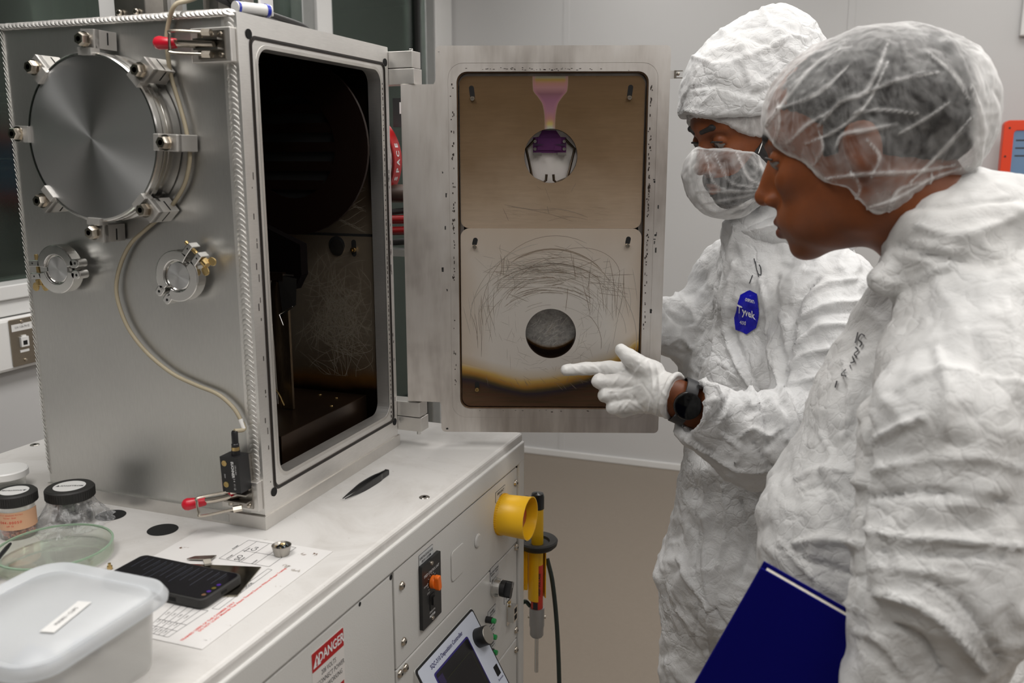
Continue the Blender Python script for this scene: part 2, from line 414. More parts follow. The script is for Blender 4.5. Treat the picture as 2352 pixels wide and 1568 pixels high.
mb = MB(); mb.box((-.98, .10, -.004), (.044, .9405, .0050), M['cabinet'], FM); mb.lathe([(.006, .0052), (.0, .0053)], M['void'], FM @ TR((.04, .937, 0))); mb.lathe([(.005, .0052), (.0, .0053)], M['void'], FM @ TR((-.045, .937, 0)))
mb.build('side_access_panel', cb, bevel=.0018)
mb = MB(); mb.box((-.95, 0, -.78), (.53, .06, -.04), M['black'], FM); mb.build('plinth', cb)
for a, z in ((.0685, .911), (.070, .8205), (.0735, .7755), (.0565, .7755), (.5245, .9115), (.527, .778), (.5275, .6005), (.5275, .5575)):
    mb = MB(); mb.lathe([(.0068, .0055), (.0066, .0075), (.0048, .0098), (.002, .0107), (0, .0108)], M['nickel'], FM @ TR((a, z, 0)), n=18)
    mb.lathe([(.0023, .01085), (0, .01086)], M['void'], FM @ TR((a, z, 0)), n=6); mb.build('panel_screw', cb, smooth=35)
for x, y in ((.1606, .1912), (-.6377, .1814)):
    mb = MB(); mb.lathe([(.0085, 1.0003), (.0075, 1.0012), (.003, 1.0013), (.0025, 1.0004), (0, 1.0003)], M['dark_steel'], TR((x, y, 0)), n=20); mb.lathe([(.003, 1.0014), (0, 1.0014)], M['void'], TR((x, y, 0)), n=8); mb.build('top_screw', cb)
for (x, y), r in (((-.1385, -.0532), .0215), ((-.2488, -.0368), .0215)):
    mb = MB(); mb.lathe([(r, 1.0004), (r-.001, 1.0006), (0, 1.0006)], M['void'], TR((x, y, 0)), n=40); mb.build('hole_disc', cb)  # flat black disc imitates the shade inside an open hole
# danger sign
mb = MB(); s0, s1, zt, zb = -.1605, -.0878, .9262, .822
mb.prism(rrect(s1-s0, zt-zb, .002, 2), .005, .0054, plain('sign_white', (.70, .67, .64), .4), FM @ TR(((s0+s1)/2, (zt+zb)/2, 0)))
mb.prism(rrect(s1-s0-.001, .0255, .001, 2), .0054, .0057, M['dangerred'], FM @ TR(((s0+s1)/2, zt-.0135, 0)))
mb.text('DANGER', .0185, M['whiteink'], FM @ TR(((s0+s1)/2+.007, zt-.0138, .0059)), squeeze=.78, bold=.0004)
tri = [(-.0085, -.008), (.0085, -.008), (0, .0085)]; mb.add([(x-.0725/2+.0105+(s0+s1)/2, y+zt-.0138, .0059) for x, y in tri], [(0, 1, 2)], M['whiteink'], FM)
mb.text('!', .013, M['dangerred'], FM @ TR((-.0725/2+.0105+(s0+s1)/2, zt-.0165, .0060)), bold=.0008)
for k, tx in enumerate(('208 VOLTS', 'DISCONNECT POWER', 'BEFORE WORKING', 'WITHIN')): mb.text(tx, .0098, M['ink'], FM @ TR(((s0+s1)/2, zt-.036-.0115*k, .0056)), squeeze=.72)
mb.box((s0+.045, zb+.002, .0054), (s1-.003, zb+.03, .0056), M['dangerred'], FM)
tag(mb.build('danger_sign', cb), 'red and white danger sticker')
# small legend plates
def plate(name, a0, a1, z0, z1, lines, size):
    mb = MB(); c = ((a0+a1)/2, (z0+z1)/2, 0)
    mb.prism(rrect(a1-a0, z1-z0, .002, 3), .0055, .0060, M['ink'], FM @ TR(c)); mb.prism(rrect(a1-a0-.0012, z1-z0-.0012, .0018, 3), .0060, .0062, M['label'], FM @ TR(c))
    for k, l in enumerate(lines): mb.text(l, size, M['ink'], FM @ TR((c[0], c[1]+(len(lines)-1)*size*.55-k*size*1.1, .0064)), squeeze=.85, bold=.0001)
    return mb.build(name, cb)
plate('legend_plate', .4255, .4735, .9065, .9265, ('EMERGENCY', 'STOP'), .0068)
plate('legend_plate', .124, .172, .9130, .9335, ('SUBSTRATE ROTATE', '100 % = 10 RPM'), .0056)
plate('legend_plate', .3985, .4385, .7630, .7885, ('SHUTTER CONTROL', 'MANUAL    AUTO'), .0048)
plate('legend_plate', .4665, .5105, .6850, .7030, ('USB / I/O PORT',), .0056)
for z, l in ((.6975, ('CHAMBER', 'DOOR CLOSED')), (.6650, ('TURBO SPEED', 'ACHIEVED')), (.6325, ('CHAMBER', 'VENTILATE')), (.600, ('SOURCE', 'ACTIVE'))): plate('legend_plate', .3875, .4245, z-.0085, z+.0115, l, .0052)
for a, z in ((.3805, .6985), (.3845, .664), (.3875, .6315), (.3905, .599)):
    mb = MB(); mb.lathe([(.0062, .0055), (.0062, .017), (.0050, .0175)], M['black'], FM @ TR((a, z, 0)), n=20); b = mb.build('indicator_lamp', cb, smooth=35)
    mb = MB(); mb.lathe([(.0048, .0172), (.0048, .0235), (.0040, .0245), (0, .0248)], M['green_led'], FM @ TR((a, z, 0)), n=20); tag(mb.build('lens', b, smooth=35), 'green lens')
# emergency stop with its yellow shroud
T = FM @ TR((.4545, .8745, 0))
mb = MB(); prof = [(.0385, .0055), (.0385, .012), (.0375, .014), (.0395, .058), (.0405, .063), (.0385, .063), (.0370, .057), (.0350, .014), (.033, .008)]
mb.lathe(prof, M['yellow'], T, n=56, cap=False)
for k in range(56):
    a = 2*PI*k/56; mb.box((-.0006, -.0006, .0055), (.0006, .0006, .0115), M['yellow'], T @ Matrix.Rotation(a, 4, 'Z') @ TR((.0386, 0, 0)))
es = tag(mb.build('emergency_stop_shroud', cb, smooth=40), 'yellow round shroud')
mb = MB(); mb.lathe([(.013, .006), (.013, .03), (.024, .034), (.0255, .040), (.024, .046), (.015, .050), (0, .051)], plain('deep_red_button', (.35, .01, .005), .3), T, n=36); tag(mb.build('stop_button', es, smooth=40), 'dark red mushroom button')
# speed control unit
mb = MB(); T = FM @ TR((.155, .8635, 0)); mb.prism(rrect(.064, .106, .0015, 2), .0055, .0115, M['black'], T)
mb.text('SPEED CONTROL UNIT', .0062, M['whiteink'], T @ TR((0, .033, .0117)), squeeze=.8)
mb.text('POWER', .004, M['whiteink'], T @ TR((-.020, .016, .0117))); mb.text('STOP', .004, M['whiteink'], T @ TR((-.012, .001, .0117))); mb.text('ORIENTAL', .0042, M['whiteink'], T @ TR((0, -.034, .0117))); mb.text('MOTOR', .0052, M['whiteink'], T @ TR((0, -.041, .0117)), bold=.0002)
for k in range(11):
    a = math.radians(-130+26*k); mb.box((-.0003, .0125, .0115), (.0003, .015, .0117), M['whiteink'], T @ TR((0, .015, 0)) @ Matrix.Rotation(-a, 4, 'Z'))
mb.prism(rrect(.016, .026, .001, 2), .0115, .0125, M['rubber'], T @ TR((0, -.018, 0))); mb.prism(rrect(.008, .014, .001, 2), .0125, .016, M['black'], T @ TR((0, -.016, 0)))
sc = tag(mb.build('speed_control_plate', cb, bevel=.0006), 'black speed control plate')
mb = MB(); Tk = T @ TR((0, .015, 0)) @ Matrix.Rotation(.15, 4, 'Z'); mb.lathe([(.0105, .0115), (.010, .019)], M['orange'], Tk, n=28); mb.prism(rrect(.0105, .025, .004, 4), .018, .026, M['orange'], Tk); tag(mb.build('speed_knob', sc, bevel=.0012), 'orange knob')
for y in (.046, -.046): MB().lathe([(.0035, .0115), (.003, .0135), (0, .0142)], M['nickel'], T @ TR((0, y, 0)), n=14).build('screw', sc, smooth=40)
# shutter selector
T = FM @ TR((.4175, .7455, 0)); mb = MB(); mb.lathe([(.0185, .0055), (.0185, .009), (.0175, .0095), (.0165, .020), (.0155, .021)], M['steel'], T, n=36); ss = tag(mb.build('selector_switch', cb, smooth=35), 'chrome collar selector')
mb = MB(); mb.lathe([(.0150, .021), (.0148, .030)], M['black'], T, n=32); mb.prism(rrect(.0125, .0305, .004, 4), .024, .041, M['black'], T @ Matrix.Rotation(-.5, 4, 'Z')); mb.box((-.0007, .004, .041), (.0007, .015, .0413), M['whiteink'], T @ Matrix.Rotation(-.5, 4, 'Z')); mb.build('selector_knob', ss, bevel=.001)
# usb port bracket
T = FM @ TR((.4885, .659, 0)); mb = MB(); mb.prism(rrect(.022, .050, .003, 3), .0055, .0075, M['steel'], T); mb.box((-.0095, -.016, .0075), (.0095, .016, .021), M['steel'], T)
mb.box((-.006, -.012, .0211), (.006, -.002, .0213), M['void'], T); mb.box((-.006, .002, .0211), (.006, .012, .0213), M['void'], T); mb.lathe([(.0035, .0075), (.003, .010), (0, .0105)], M['brass'], T @ TR((0, .0205, 0)), n=12); mb.build('usb_port', cb, bevel=.0008)
# deposition controller, tilted panel
mb = MB(); P0 = FM @ V((.100, .7545, .006)); P1 = FM @ V((.3135, .7545, .006)); R_ = FM.to_3x3()
sl = V((0, -.115, .063)).normalized(); down = R_ @ sl; along = FA; nrm = along.cross(-down).normalized()
CMt = TR(P0, Matrix((along, -down, nrm)).transposed())         # local: x along, y up the slope, z out of the panel
Wc, Hc = .2135, .178; ep = P0 + down*Hc
qa = [P0, P1, P1+down*Hc, ep]; back = [FM @ V((.100, .7545, .0)), FM @ V((.3135, .7545, .0)), FM @ V((.3135, .7545-.155, .0)), FM @ V((.100, .7545-.155, .0))]
mb.add([*qa, *back], [(3, 2, 1, 0), (0, 1, 5, 4), (1, 2, 6, 5), (2, 3, 7, 6), (3, 0, 4, 7), (4, 5, 6, 7)], M['cabinet'])
dc = tag(mb.build('deposition_controller', cb), 'wedge shaped controller with dark display')
face = plain('controller_face', (.62, .66, .76), .3); blue = plain('navy_print', (.02, .015, .12), .3)
mb = MB(); T = CMt @ TR((Wc/2, -Hc/2, 0)); mb.prism(rrect(Wc-.001, Hc-.001, .006, 4), .0003, .0018, M['black'], T); mb.prism(rrect(Wc-.008, Hc-.008, .004, 4), .0018, .0024, face, T)
mb.text('SQC-310 Deposition Controller', .0096, blue, CMt @ TR((.095, -.0165, .0027)), squeeze=.92, bold=.0002)
mb.prism(rrect(.014, .018, .001, 2), .0024, .0029, M['void'], CMt @ TR((.196, -.112, 0))); mb.text('Remote', .006, blue, CMt @ TR((.196, -.127, .0027)))
for k in range(6):
    y = -.045-k*.019; mb.box((.018, y-.0004, .0024), (.036, y+.0004, .0027), blue, CMt)
fp = mb.build('face_plate', dc, bevel=.0004)
mb = MB(); mb.prism(rrect(.125, .130, .004, 4), .0024, .0034, plain('display_bezel', (.03, .02, .16), .25), CMt @ TR((.0985, -.092, 0)))
dsp = NT('dark_display'); dsp.set(Base_Color=(.012, .011, .012), Roughness=.18)
mb.prism(rrect(.119, .124, .003, 3), .0034, .0037, dsp.mat, CMt @ TR((.0985, -.092, 0)))
ol = plain('olive_lines', (.05, .06, .01), .3)
for a, b, c, d in ((.062, .150, -.05, -.0496), (.062, .150, -.11, -.1096), (.062, .0624, -.11, -.05), (.150, .1504, -.11, -.05)): mb.box((a, c, .0037), (b, d, .0038), ol, CMt)
for k in range(6): mb.box((.040, -.036-.0195*k, .0037), (.056, -.0363-.0195*k-.016, .0038), plain('soft_key', (.03, .02, .07), .3), CMt)
mb.build('display', dc)
for k in range(6):
    MB().lathe([(.0068, .0024), (.0065, .0055), (.004, .0068), (0, .007)], plain('cream_button', (.66, .58, .42), .4), CMt @ TR((.0165, -.045-k*.019, 0)), n=20).build('soft_button', dc, smooth=40)
mb = MB(); T = CMt @ TR((.1885, -.046, 0)); mb.lathe([(.0165, .0024), (.0165, .022), (.0155, .0235)], M['black'], T, n=40); mb.lathe([(.0152, .0236), (.0148, .0242), (0, .0243)], metal('knob_cap', (.55, .52, .47), .35), T, n=40); mb.build('dial', dc, smooth=35)

# ---------------------------------------------------------------- yellow rod in its holder on the cabinet end
RX, RY = .2035, .628
hd = thing('rod_holder', 'yellow ribbed plastic clip holder on the far cabinet corner', 'holder', (RX-.02, RY-.01, .62))
mb = MB(); 
def arc(cx, cy, r, a0, a1, n=10): return [(cx+r*math.cos(math.radians(a0+(a1-a0)*k/n)), cy+r*math.sin(math.radians(a0+(a1-a0)*k/n))) for k in range(n+1)]
outer = arc(RX, RY, .019, -62, -340, 22); inner = arc(RX, RY, .0165, -340, -62, 22)
mb.prism(outer+inner, .622, .742, M['yellow'])
mb.box((RX-.045, RY-.017, .645), (RX-.016, RY-.012, .742), M['yellow']); mb.box((RX-.045, RY+.010, .645), (RX-.016, RY+.015, .742), M['yellow'])
for dx in (-.038, -.028): mb.cyl((RX+dx, RY-.0165, .642), (RX+dx, RY-.0165, .742), .005, M['yellow'], n=12)
mb.box((RX-.05, .572, .66), (RX-.020, RY-.012, .735), M['yellow'])
mb.build('clip', hd, bevel=.001)
rd = thing('grounding_rod', 'yellow insulated rod with black disc guard and steel tip hanging in the holder', 'rod', (RX, RY, .453))
mb = MB(); mb.cyl((RX, RY, .57), (RX, RY, .835), .0125, M['yellow'], n=32); mb.build('handle', rd, smooth=40)
mb = MB(); mb.lathe([(.0138, .822), (.0138, .848), (.012, .854), (0, .856)], plain('glossy_black_cap', (.01, .01, .01), .15), TR((RX, RY, 0)), n=32); mb.build('end_cap', rd, smooth=40)
mb = MB(); mb.lathe([(.013, .745), (.024, .747), (.026, .752), (.040, .755), (.0425, .752), (.041, .744), (.035, .738), (.013, .736)], M['rubber'], TR((RX, RY, 0)), n=48); mb.build('guard_disc', rd, smooth=50)
mb = MB(); mb.lathe([(.0127, .598), (.0127, .700)], plain('red_warning_wrap', (.62, .04, .02), .4), TR((RX, RY, 0)), n=32, cap=False)
for k, (tx, sz) in enumerate((('DANGER', .012), ('HIGH VOLTAGE', .007))):
    mb.text(tx, sz, M['ink'], TR((RX+.0035+.006*k, RY-.0132, .66)) @ Matrix.Rotation(PI/2, 4, 'X') @ Matrix.Rotation(PI/2, 4, 'Z'), bold=.0003)
mb.box((RX-.004, RY-.0132, .603), (RX+.006, RY-.0128, .618), M['ink'])
tag(mb.build('warning_wrap', rd, smooth=40), 'red warning wrap')
mb = MB(); mb.lathe([(.0158, .602), (.0158, .560), (.0145, .556), (.0145, .540), (.012, .536), (.0, .536)][::-1], M['dark_steel'] if 0 else metal('cast_grey_collar', (.40, .40, .40), .5, metallic=.6), TR((RX, RY, 0)), n=32)
for s in (-1, 1): mb.cyl((RX, RY, .580), (RX+s*.019*math.cos(.3), RY+s*.019*math.sin(.3), .580), .0035, M['nickel'], n=10)
mb.build('collar', rd, smooth=40)
mb = MB(); mb.cyl((RX, RY, .453), (RX, RY, .54), .0045, M['steel'], n=16); mb.build('steel_tip', rd, smooth=40)
mb = MB(); mb.tube(spline([(RX-.010, RY, .838), (RX-.024, RY-.004, .842), (RX-.034, RY-.008, .832)]), .005, M['black']); mb.build('lead_boot', rd, smooth=60)
mb = MB(); mb.tube(spline([(RX+.012, RY+.03, .70), (RX+.028, RY+.02, .65), (RX+.042, RY+.01, .55), (RX+.052, RY, .40), (RX+.055, RY, .2), (RX+.03, RY, .012), (RX-.2, RY+.1, .006)]), .0048, plain('dark_green_lead', (.02, .03, .025), .45))
mb.tube(spline([(RX-.036, RY-.03, .606), (RX-.026, RY-.004, .612), (RX-.015, RY, .602)]), .0045, plain('dark_green_lead_end', (.02, .05, .04), .45))
tag(mb.build('lead_cable', smooth=60), 'dark green cable hanging beside the yellow rod down to the floor', 'cable')
# ================================================================ vacuum chamber
BX0, BY1, BZ0, BZ1 = -.4034, .4134, 1.02, 1.71
ch = thing('vacuum_chamber', 'open brushed aluminium vacuum chamber with round blank port on its side', 'chamber', (-.2, .2, 1.0))
PY = Matrix(((0, 0, 1), (1, 0, 0), (0, 1, 0)))   # local x -> +Y, y -> Z, z -> +X
def dens(loop, step):
    out = []
    for i, (x, y) in enumerate(loop):
        x2, y2 = loop[(i+1) % len(loop)]; L = math.hypot(x2-x, y2-y); k = max(1, int(L/step))
        out += [(x+(x2-x)*j/k, y+(y2-y)*j/k) for j in range(k)]
    return out
def off(loop, dx, dy): return [(x+dx, y+dy) for x, y in loop]
# shell
mb = MB()
Tf = TR((0, 0, 0), PY)
oy, oz = (0+BY1)/2, (BZ0+BZ1)/2
oL = off(rrect(BY1, BZ1-BZ0, .002, 8), oy, oz); iL = off(rrect(.343, .601, .022, 8), .2125, 1.3685)
mb.ring(oL, iL, -.024, 0, M['alu'], Tf)
t_ = .014
mb.box((BX0, 0, BZ0), (-.024, t_, BZ1), M['alu_side']); mb.box((BX0, BY1-t_, BZ0), (-.024, BY1, BZ1), M['alu'])
mb.box((BX0, t_, BZ0), (BX0+t_, BY1-t_, BZ1), M['alu']); mb.box((BX0+t_, t_, BZ0), (-.024, BY1-t_, BZ0+t_), M['alu']); mb.box((BX0+t_, t_, BZ1-t_), (-.024, BY1-t_, BZ1), M['alu'])
mb.build('shell', ch)
# machined land and o-ring groove round the opening
mb = MB(); mb.ring(off(rrect(.353, .612, .026, 8), .2125, 1.3685), off(rrect(.343, .601, .022, 8), .2125, 1.3685), -.001, .0008, M['alu_light'], Tf); mb.build('opening_rim', ch, bevel=.0004)
mb = MB(); mb.ring(off(rrect(.377, .634, .012, 8), .2125, 1.3665), off(rrect(.367, .624, .010, 8), .2125, 1.3665), -.0005, .0011, M['seal'], Tf)
mb.ring(off(rrect(.3735, .6305, .012, 8), .2125, 1.3665), off(rrect(.3705, .6275, .010, 8), .2125, 1.3665), 0, .0019, M['rubber'], Tf)
for y, z in ((.0235, 1.6845), (.402, 1.684), (.0235, 1.0485), (.402, 1.0485)):
    mb.lathe([(.0065, .0), (.0065, .0012), (0, .0012)], M['void'], Tf @ TR((y, z, 0)), n=20)
mb.build('door_seal', ch)
mb = MB()
rs = random.Random(3)
for k in range(34):
    y = rs.choice((.405, .4065, .017, .013)); z = rs.uniform(1.06, 1.5); mb.box((0, y-rs.uniform(.0004, .0012), z), (.0002, y+rs.uniform(.0004, .001), z+rs.uniform(.002, .011)), M['seal'])
for k in range(70): mb.box((0, .3895, 1.06+k*.0085), (.0011, .3903, 1.06+k*.0085+rs.uniform(.001, .006)), M['seal'])
mb.build('wear_marks', ch)
mb = MB(); mb.box((BX0-.002, -.004, 1.0), (.003, BY1+.004, 1.02), M['alu_light']); mb.box((-.09, -.0045, 1.004), (-.06, -.0040, 1.016), M['alu_side']); mb.build('base_plate', ch, bevel=.001)
# weld beads
def bead(path, r, mat, mb, nrm, step=.0072):
    a, b = V(path[0]), V(path[1]); L = (b-a).length; d = (b-a)/L; n = int(L/step); R_ = axes(d, nrm)
    for k in range(n):
        c = a + d*(k+.5)*step + V(nrm)*rs.uniform(-.0003, .0003)
        mb.ball((0, 0, 0), (r*rs.uniform(.95, 1.05), r*.26, step*1.5), mat, n=10, T=TR(c, R_) @ Matrix.Rotation(.35, 4, 'X'))
mb = MB(); bead(((-.012, .0012, 1.705), (-.012, .0012, 1.05)), .0085, M['weld'], mb, (0, -1, 0)); mb.build('front_corner_weld', ch, smooth=True)
mb = MB(); bead(((BX0, 0, 1.709), (-.004, 0, 1.709)), .0065, M['weld'], mb, (0, -.7, .7)); mb.build('top_edge_weld', ch, smooth=True)
mb = MB(); bead(((-.02, BY1-.004, 1.709), (-.02, .05, 1.7095)), .006, M['weld'], mb, (0, 0, 1)); mb.build('roof_weld', ch, smooth=True)
mb = MB(); bead(((BX0, .001, 1.705), (BX0, .001, 1.03)), .004, M['weld'], mb, (-.7, -.7, 0)); mb.build('rear_corner_weld', ch, smooth=True)

# ---- interior
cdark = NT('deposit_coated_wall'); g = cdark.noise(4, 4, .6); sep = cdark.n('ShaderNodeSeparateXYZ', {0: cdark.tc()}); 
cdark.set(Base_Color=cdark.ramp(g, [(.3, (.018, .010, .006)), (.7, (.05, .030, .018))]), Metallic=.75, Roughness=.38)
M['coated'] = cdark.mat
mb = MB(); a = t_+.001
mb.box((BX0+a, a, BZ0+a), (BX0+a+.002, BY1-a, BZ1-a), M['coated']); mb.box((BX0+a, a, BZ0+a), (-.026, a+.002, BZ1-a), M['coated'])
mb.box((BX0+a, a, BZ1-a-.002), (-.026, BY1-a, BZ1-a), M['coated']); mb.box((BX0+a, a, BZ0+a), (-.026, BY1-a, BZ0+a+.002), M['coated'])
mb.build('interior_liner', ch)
# far side shield: dark above, scratched tan below, amber to black at the foot
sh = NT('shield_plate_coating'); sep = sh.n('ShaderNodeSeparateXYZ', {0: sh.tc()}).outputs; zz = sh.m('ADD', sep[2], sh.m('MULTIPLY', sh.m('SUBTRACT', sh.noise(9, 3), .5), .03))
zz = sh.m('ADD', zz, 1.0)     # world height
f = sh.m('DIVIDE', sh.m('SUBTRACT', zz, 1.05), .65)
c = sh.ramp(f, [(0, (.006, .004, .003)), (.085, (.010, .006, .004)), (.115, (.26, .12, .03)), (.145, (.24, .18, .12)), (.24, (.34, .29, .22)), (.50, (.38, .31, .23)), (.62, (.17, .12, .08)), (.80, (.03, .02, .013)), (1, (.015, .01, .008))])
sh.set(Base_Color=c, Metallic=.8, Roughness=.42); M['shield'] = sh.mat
scr_l = plain('light_scratch', (.42, .37, .29), .55, .3)
yy = BY1-a-.002
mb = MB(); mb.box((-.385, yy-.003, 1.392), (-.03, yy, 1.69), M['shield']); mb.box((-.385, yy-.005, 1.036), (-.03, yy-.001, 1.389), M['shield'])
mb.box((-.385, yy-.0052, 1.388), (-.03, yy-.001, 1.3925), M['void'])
def ribbon(mb, pts, w, mat, T=None, zoff=0):
    """flat stroke in the plane z=zoff of T"""
    vs = []; n = len(pts)
    for i, (x, y) in enumerate(pts):
        x0, y0 = pts[max(0, i-1)]; x1, y1 = pts[min(n-1, i+1)]; L = math.hypot(x1-x0, y1-y0)+1e-9; nx, ny = -(y1-y0)/L, (x1-x0)/L
        ww = w*.5*(1 if 0 < i < n-1 else .3); vs += [(x+nx*ww, y+ny*ww, zoff), (x-nx*ww, y-ny*ww, zoff)]
    mb.add(vs, [(2*i, 2*i+1, 2*i+3, 2*i+2) for i in range(n-1)], mat, T)
Ty = TR((0, yy-.0051, 0), Matrix(((1, 0, 0), (0, 0, 1), (0, 1, 0))))   # x->X, y->Z
rs = random.Random(8)
for k in range(330):
    cx, cz = rs.gauss(-.105, .030), rs.gauss(1.235, .045); an = rs.uniform(0, PI); L = rs.uniform(.02, .07); cu = rs.uniform(-12, 12)
    pts = []
    for j in range(7):
        s = (j/6-.5)*L; x = cx+s*math.cos(an)-cu*s*s*math.sin(an); z = cz+s*math.sin(an)*1.1+cu*s*s*math.cos(an); pts.append((min(-.035, max(-.2, x)), min(1.385, max(1.13, z))))
    ribbon(mb, pts, rs.uniform(.0003, .0007), scr_l, Ty)
for k in range(12):
    z = 1.40+k*.006; pts = [(-.1+.012*j, z+.01*math.sin(j*.8+k)) for j in range(6)]; ribbon(mb, pts, .0005, scr_l, TR((0, yy-.0031, 0), Matrix(((1, 0, 0), (0, 0, 1), (0, 1, 0)))))
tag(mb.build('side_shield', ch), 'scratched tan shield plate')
mb = MB(); TT = TR((-.101, yy-.0053, 1.371), Matrix(((1, 0, 0), (0, 0, -1), (0, 1, 0)))); mb.lathe([(.0165, 0), (.0165, .0004), (0, .0004)], M['void'], TT, n=36)
mb.lathe([(.0145, .0005), (.0145, .002), (.0, .0022)], M['dark_steel'], TT @ TR((0.001, -.0045, 0)), n=32); 
TT2 = TR((-.066, yy-.0053, 1.367), Matrix(((1, 0, 0), (0, 0, -1), (0, 1, 0)))); mb.prism(rrect(.009, .030, .0045, 6), 0, .0004, M['void'], TT2); mb.lathe([(.0048, .0005), (.0045, .006), (.0022, .006), (.002, .002), (0, .002)], M['brass'], TT2 @ TR((0, -.003, 0)), n=16)
mb.build('view_port_shutter', ch)
# dark round plate with slotted centre
plate_m = plain('dark_red_brown_metal', (.013, .005, .003), .45, .5)
mb = MB(); TT = TR((-.150, .34, 1.543), Matrix(((1, 0, 0), (0, 0, -1), (0, 1, 0))))
circ = [(math.cos(2*PI*k/72), math.sin(2*PI*k/72)) for k in range(72)]
mb.ring([(x*.150, y*.150) for x, y in circ], [(x*.087, y*.087) for x, y in circ], 0, .006, plate_m, TT)
mb.prism([(x*.089, y*.089) for x, y in circ], -.004, -.002, M['void'], TT)
for k in range(5):
    y = -.064+k*.032; hw = math.sqrt(.087**2-y*y); mb.box((-hw, y-.008, 0), (hw, y+.008, .005), plate_m, TT)
tag(mb.build('slotted_round_plate', ch), 'dark round slotted plate')
# stage, posts and shutter inside
mb = MB(); mb.box((-.30, .12, 1.036), (-.05, .39, 1.098), M['coated']); mb.box((-.28, .17, 1.098), (-.16, .30, 1.104), M['dark_steel']); mb.box((-.24, .23, 1.104), (-.15, .25, 1.109), M['brass'])
for x, y in ((-.09, .35), (-.13, .36), (-.07, .30)): mb.lathe([(.004, 0), (.003, .002), (0, .002)], M['brass'], TR((x, y, 1.098)), n=10)
mb.box((-.30, .10, 1.07), (-.17, .13, 1.10), M['coated']); mb.build('source_stage', ch, bevel=.002)
post = metal('stained_post', (.20, .15, .10), .4, brush=(8, 8, 1), var=.4)
mb = MB(); mb.box((-.155, .255, 1.10), (-.118, .261, 1.335), post); mb.box((-.30, .24, 1.325), (-.115, .27, 1.338), M['coated']); mb.tube(spline([(-.142, .245, 1.11), (-.144, .245, 1.2), (-.146, .245, 1.31), (-.128, .244, 1.332), (-.10, .25, 1.333)]), .0022, M['dark_steel'], n=8)
mb.tube(spline([(-.15, .24, 1.16), (-.155, .238, 1.22), (-.14, .24, 1.25)]), .0012, M['nickel'], n=6); mb.tube(spline([(-.15, .24, 1.145), (-.135, .24, 1.13), (-.125, .24, 1.11)]), .0014, M['brass'], n=6); mb.build('source_post', ch)
mb = MB(); mb.add([(-.22, .25, 1.44), (-.085, .25, 1.385), (-.085, .25, 1.335), (-.10, .25, 1.31), (-.22, .25, 1.35), (-.22, .27, 1.44), (-.085, .27, 1.385), (-.085, .27, 1.335), (-.10, .27, 1.31), (-.22, .27, 1.35)], [(4, 3, 2, 1, 0), (5, 6, 7, 8, 9), (0, 1, 6, 5), (1, 2, 7, 6), (2, 3, 8, 7), (3, 4, 9, 8), (4, 0, 5, 9)], plain('matt_black_shutter', (.003, .002, .002), 1.0, Specular_IOR_Level=.05))
mb.add([(-.125, .24, 1.335), (-.088, .24, 1.33), (-.095, .245, 1.285), (-.125, .25, 1.265), (-.122, .252, 1.335)], [(0, 1, 2, 3), (3, 4, 0)], M['rubber']); mb.tube([(-.125, .239, 1.268), (-.098, .239, 1.283)], .0008, M['steel'], n=5); mb.tube([(-.125, .239, 1.268), (-.118, .239, 1.250)], .0008, M['steel'], n=5); mb.build('source_shutter', ch)

# ---- blank port flange with eight claw clamps
pc = V((-.212, 0, 1.551)); TP = TR(pc, Matrix(((1, 0, 0), (0, 0, -1), (0, 1, 0))))      # local z -> -Y (towards the viewer)
disc = NT('turned_disc_steel'); tg = disc.n('ShaderNodeTangent', direction_type='RADIAL', axis='Z')
ln = disc.n('ShaderNodeVectorMath', {0: disc.tc()}, operation='LENGTH').outputs['Value']
rg = disc.n('ShaderNodeCombineXYZ', {0: disc.m('MULTIPLY', ln, 900)}).outputs[0]
disc.set(Base_Color=(.66, .66, .66), Metallic=1.0, Roughness=.36, Anisotropic=.80, Tangent=tg.outputs[0]); disc.bump(disc.noise(1, 2, .5, rg), .04, .0003); M['disc'] = disc.mat
mb = MB(); mb.lathe([(.108, .0), (.113, .002), (.113, .016), (.106, .018), (.106, .022), (.109, .024)], M['steel'], n=96)
o = mb.build('port_nozzle', ch, frame=TP, smooth=40)
mb = MB(); mb.lathe([(.108, .026), (.113, .0275), (.113, .035), (.110, .036)], M['steel'], n=96); mb.build('centering_ring', ch, frame=TP, smooth=40)
mb = MB(); mb.lathe([(.106, .036), (.1125, .037), (.1125, .0445), (.111, .046), (.1085, .0462)], M['steel'], n=96, cap=False); mb.lathe([(.1085, .0455), (.06, .0455), (.03, .0455), (0, .0455)], M['disc'], n=96, cap=False)
tag(mb.build('blank_flange', ch, frame=TP, smooth=40), 'lathe-turned steel blank disc')
claw = speck('claw_aluminium', (.62, .60, .57), .4, metal=.7)
for k in range(8):
    A_ = TP @ Matrix.Rotation(math.radians(-3+45*k), 4, 'Z') @ TR((.127, 0, 0))
    mb = MB(); mb.box((-.010, -.011, .003), (.014, .011, .041), claw); mb.box((-.0195, -.011, .034), (-.010, .011, .050), claw); mb.box((-.010, -.011, .034), (.014, .011, .044), claw)
    if k not in (0,): mb.box((.0138, -.0095, .0205), (.0143, .0095, .0225), M['void']); mb.box((-.004, .0108, .018), (.012, .0113, .0205), M['void']); mb.box((-.004, -.0113, .018), (.012, -.0108, .0205), M['void'])
    c = mb.build('claw_clamp', ch, frame=A_, bevel=.001)
    mb = MB(); mb.lathe([(.0072, .044), (.0072, .048), (.0105, .0485), (.0105, .0500)], M['nickel'], n=18); mb.lathe([(.0088, .050), (.0088, .057), (.0075, .0592), (0, .0594)], M['nickel'], n=6); mb.lathe([(.0035, .0595), (0, .0595)], M['dark_steel'], n=12)
    mb.build('clamp_bolt', c, frame=A_, smooth=30)
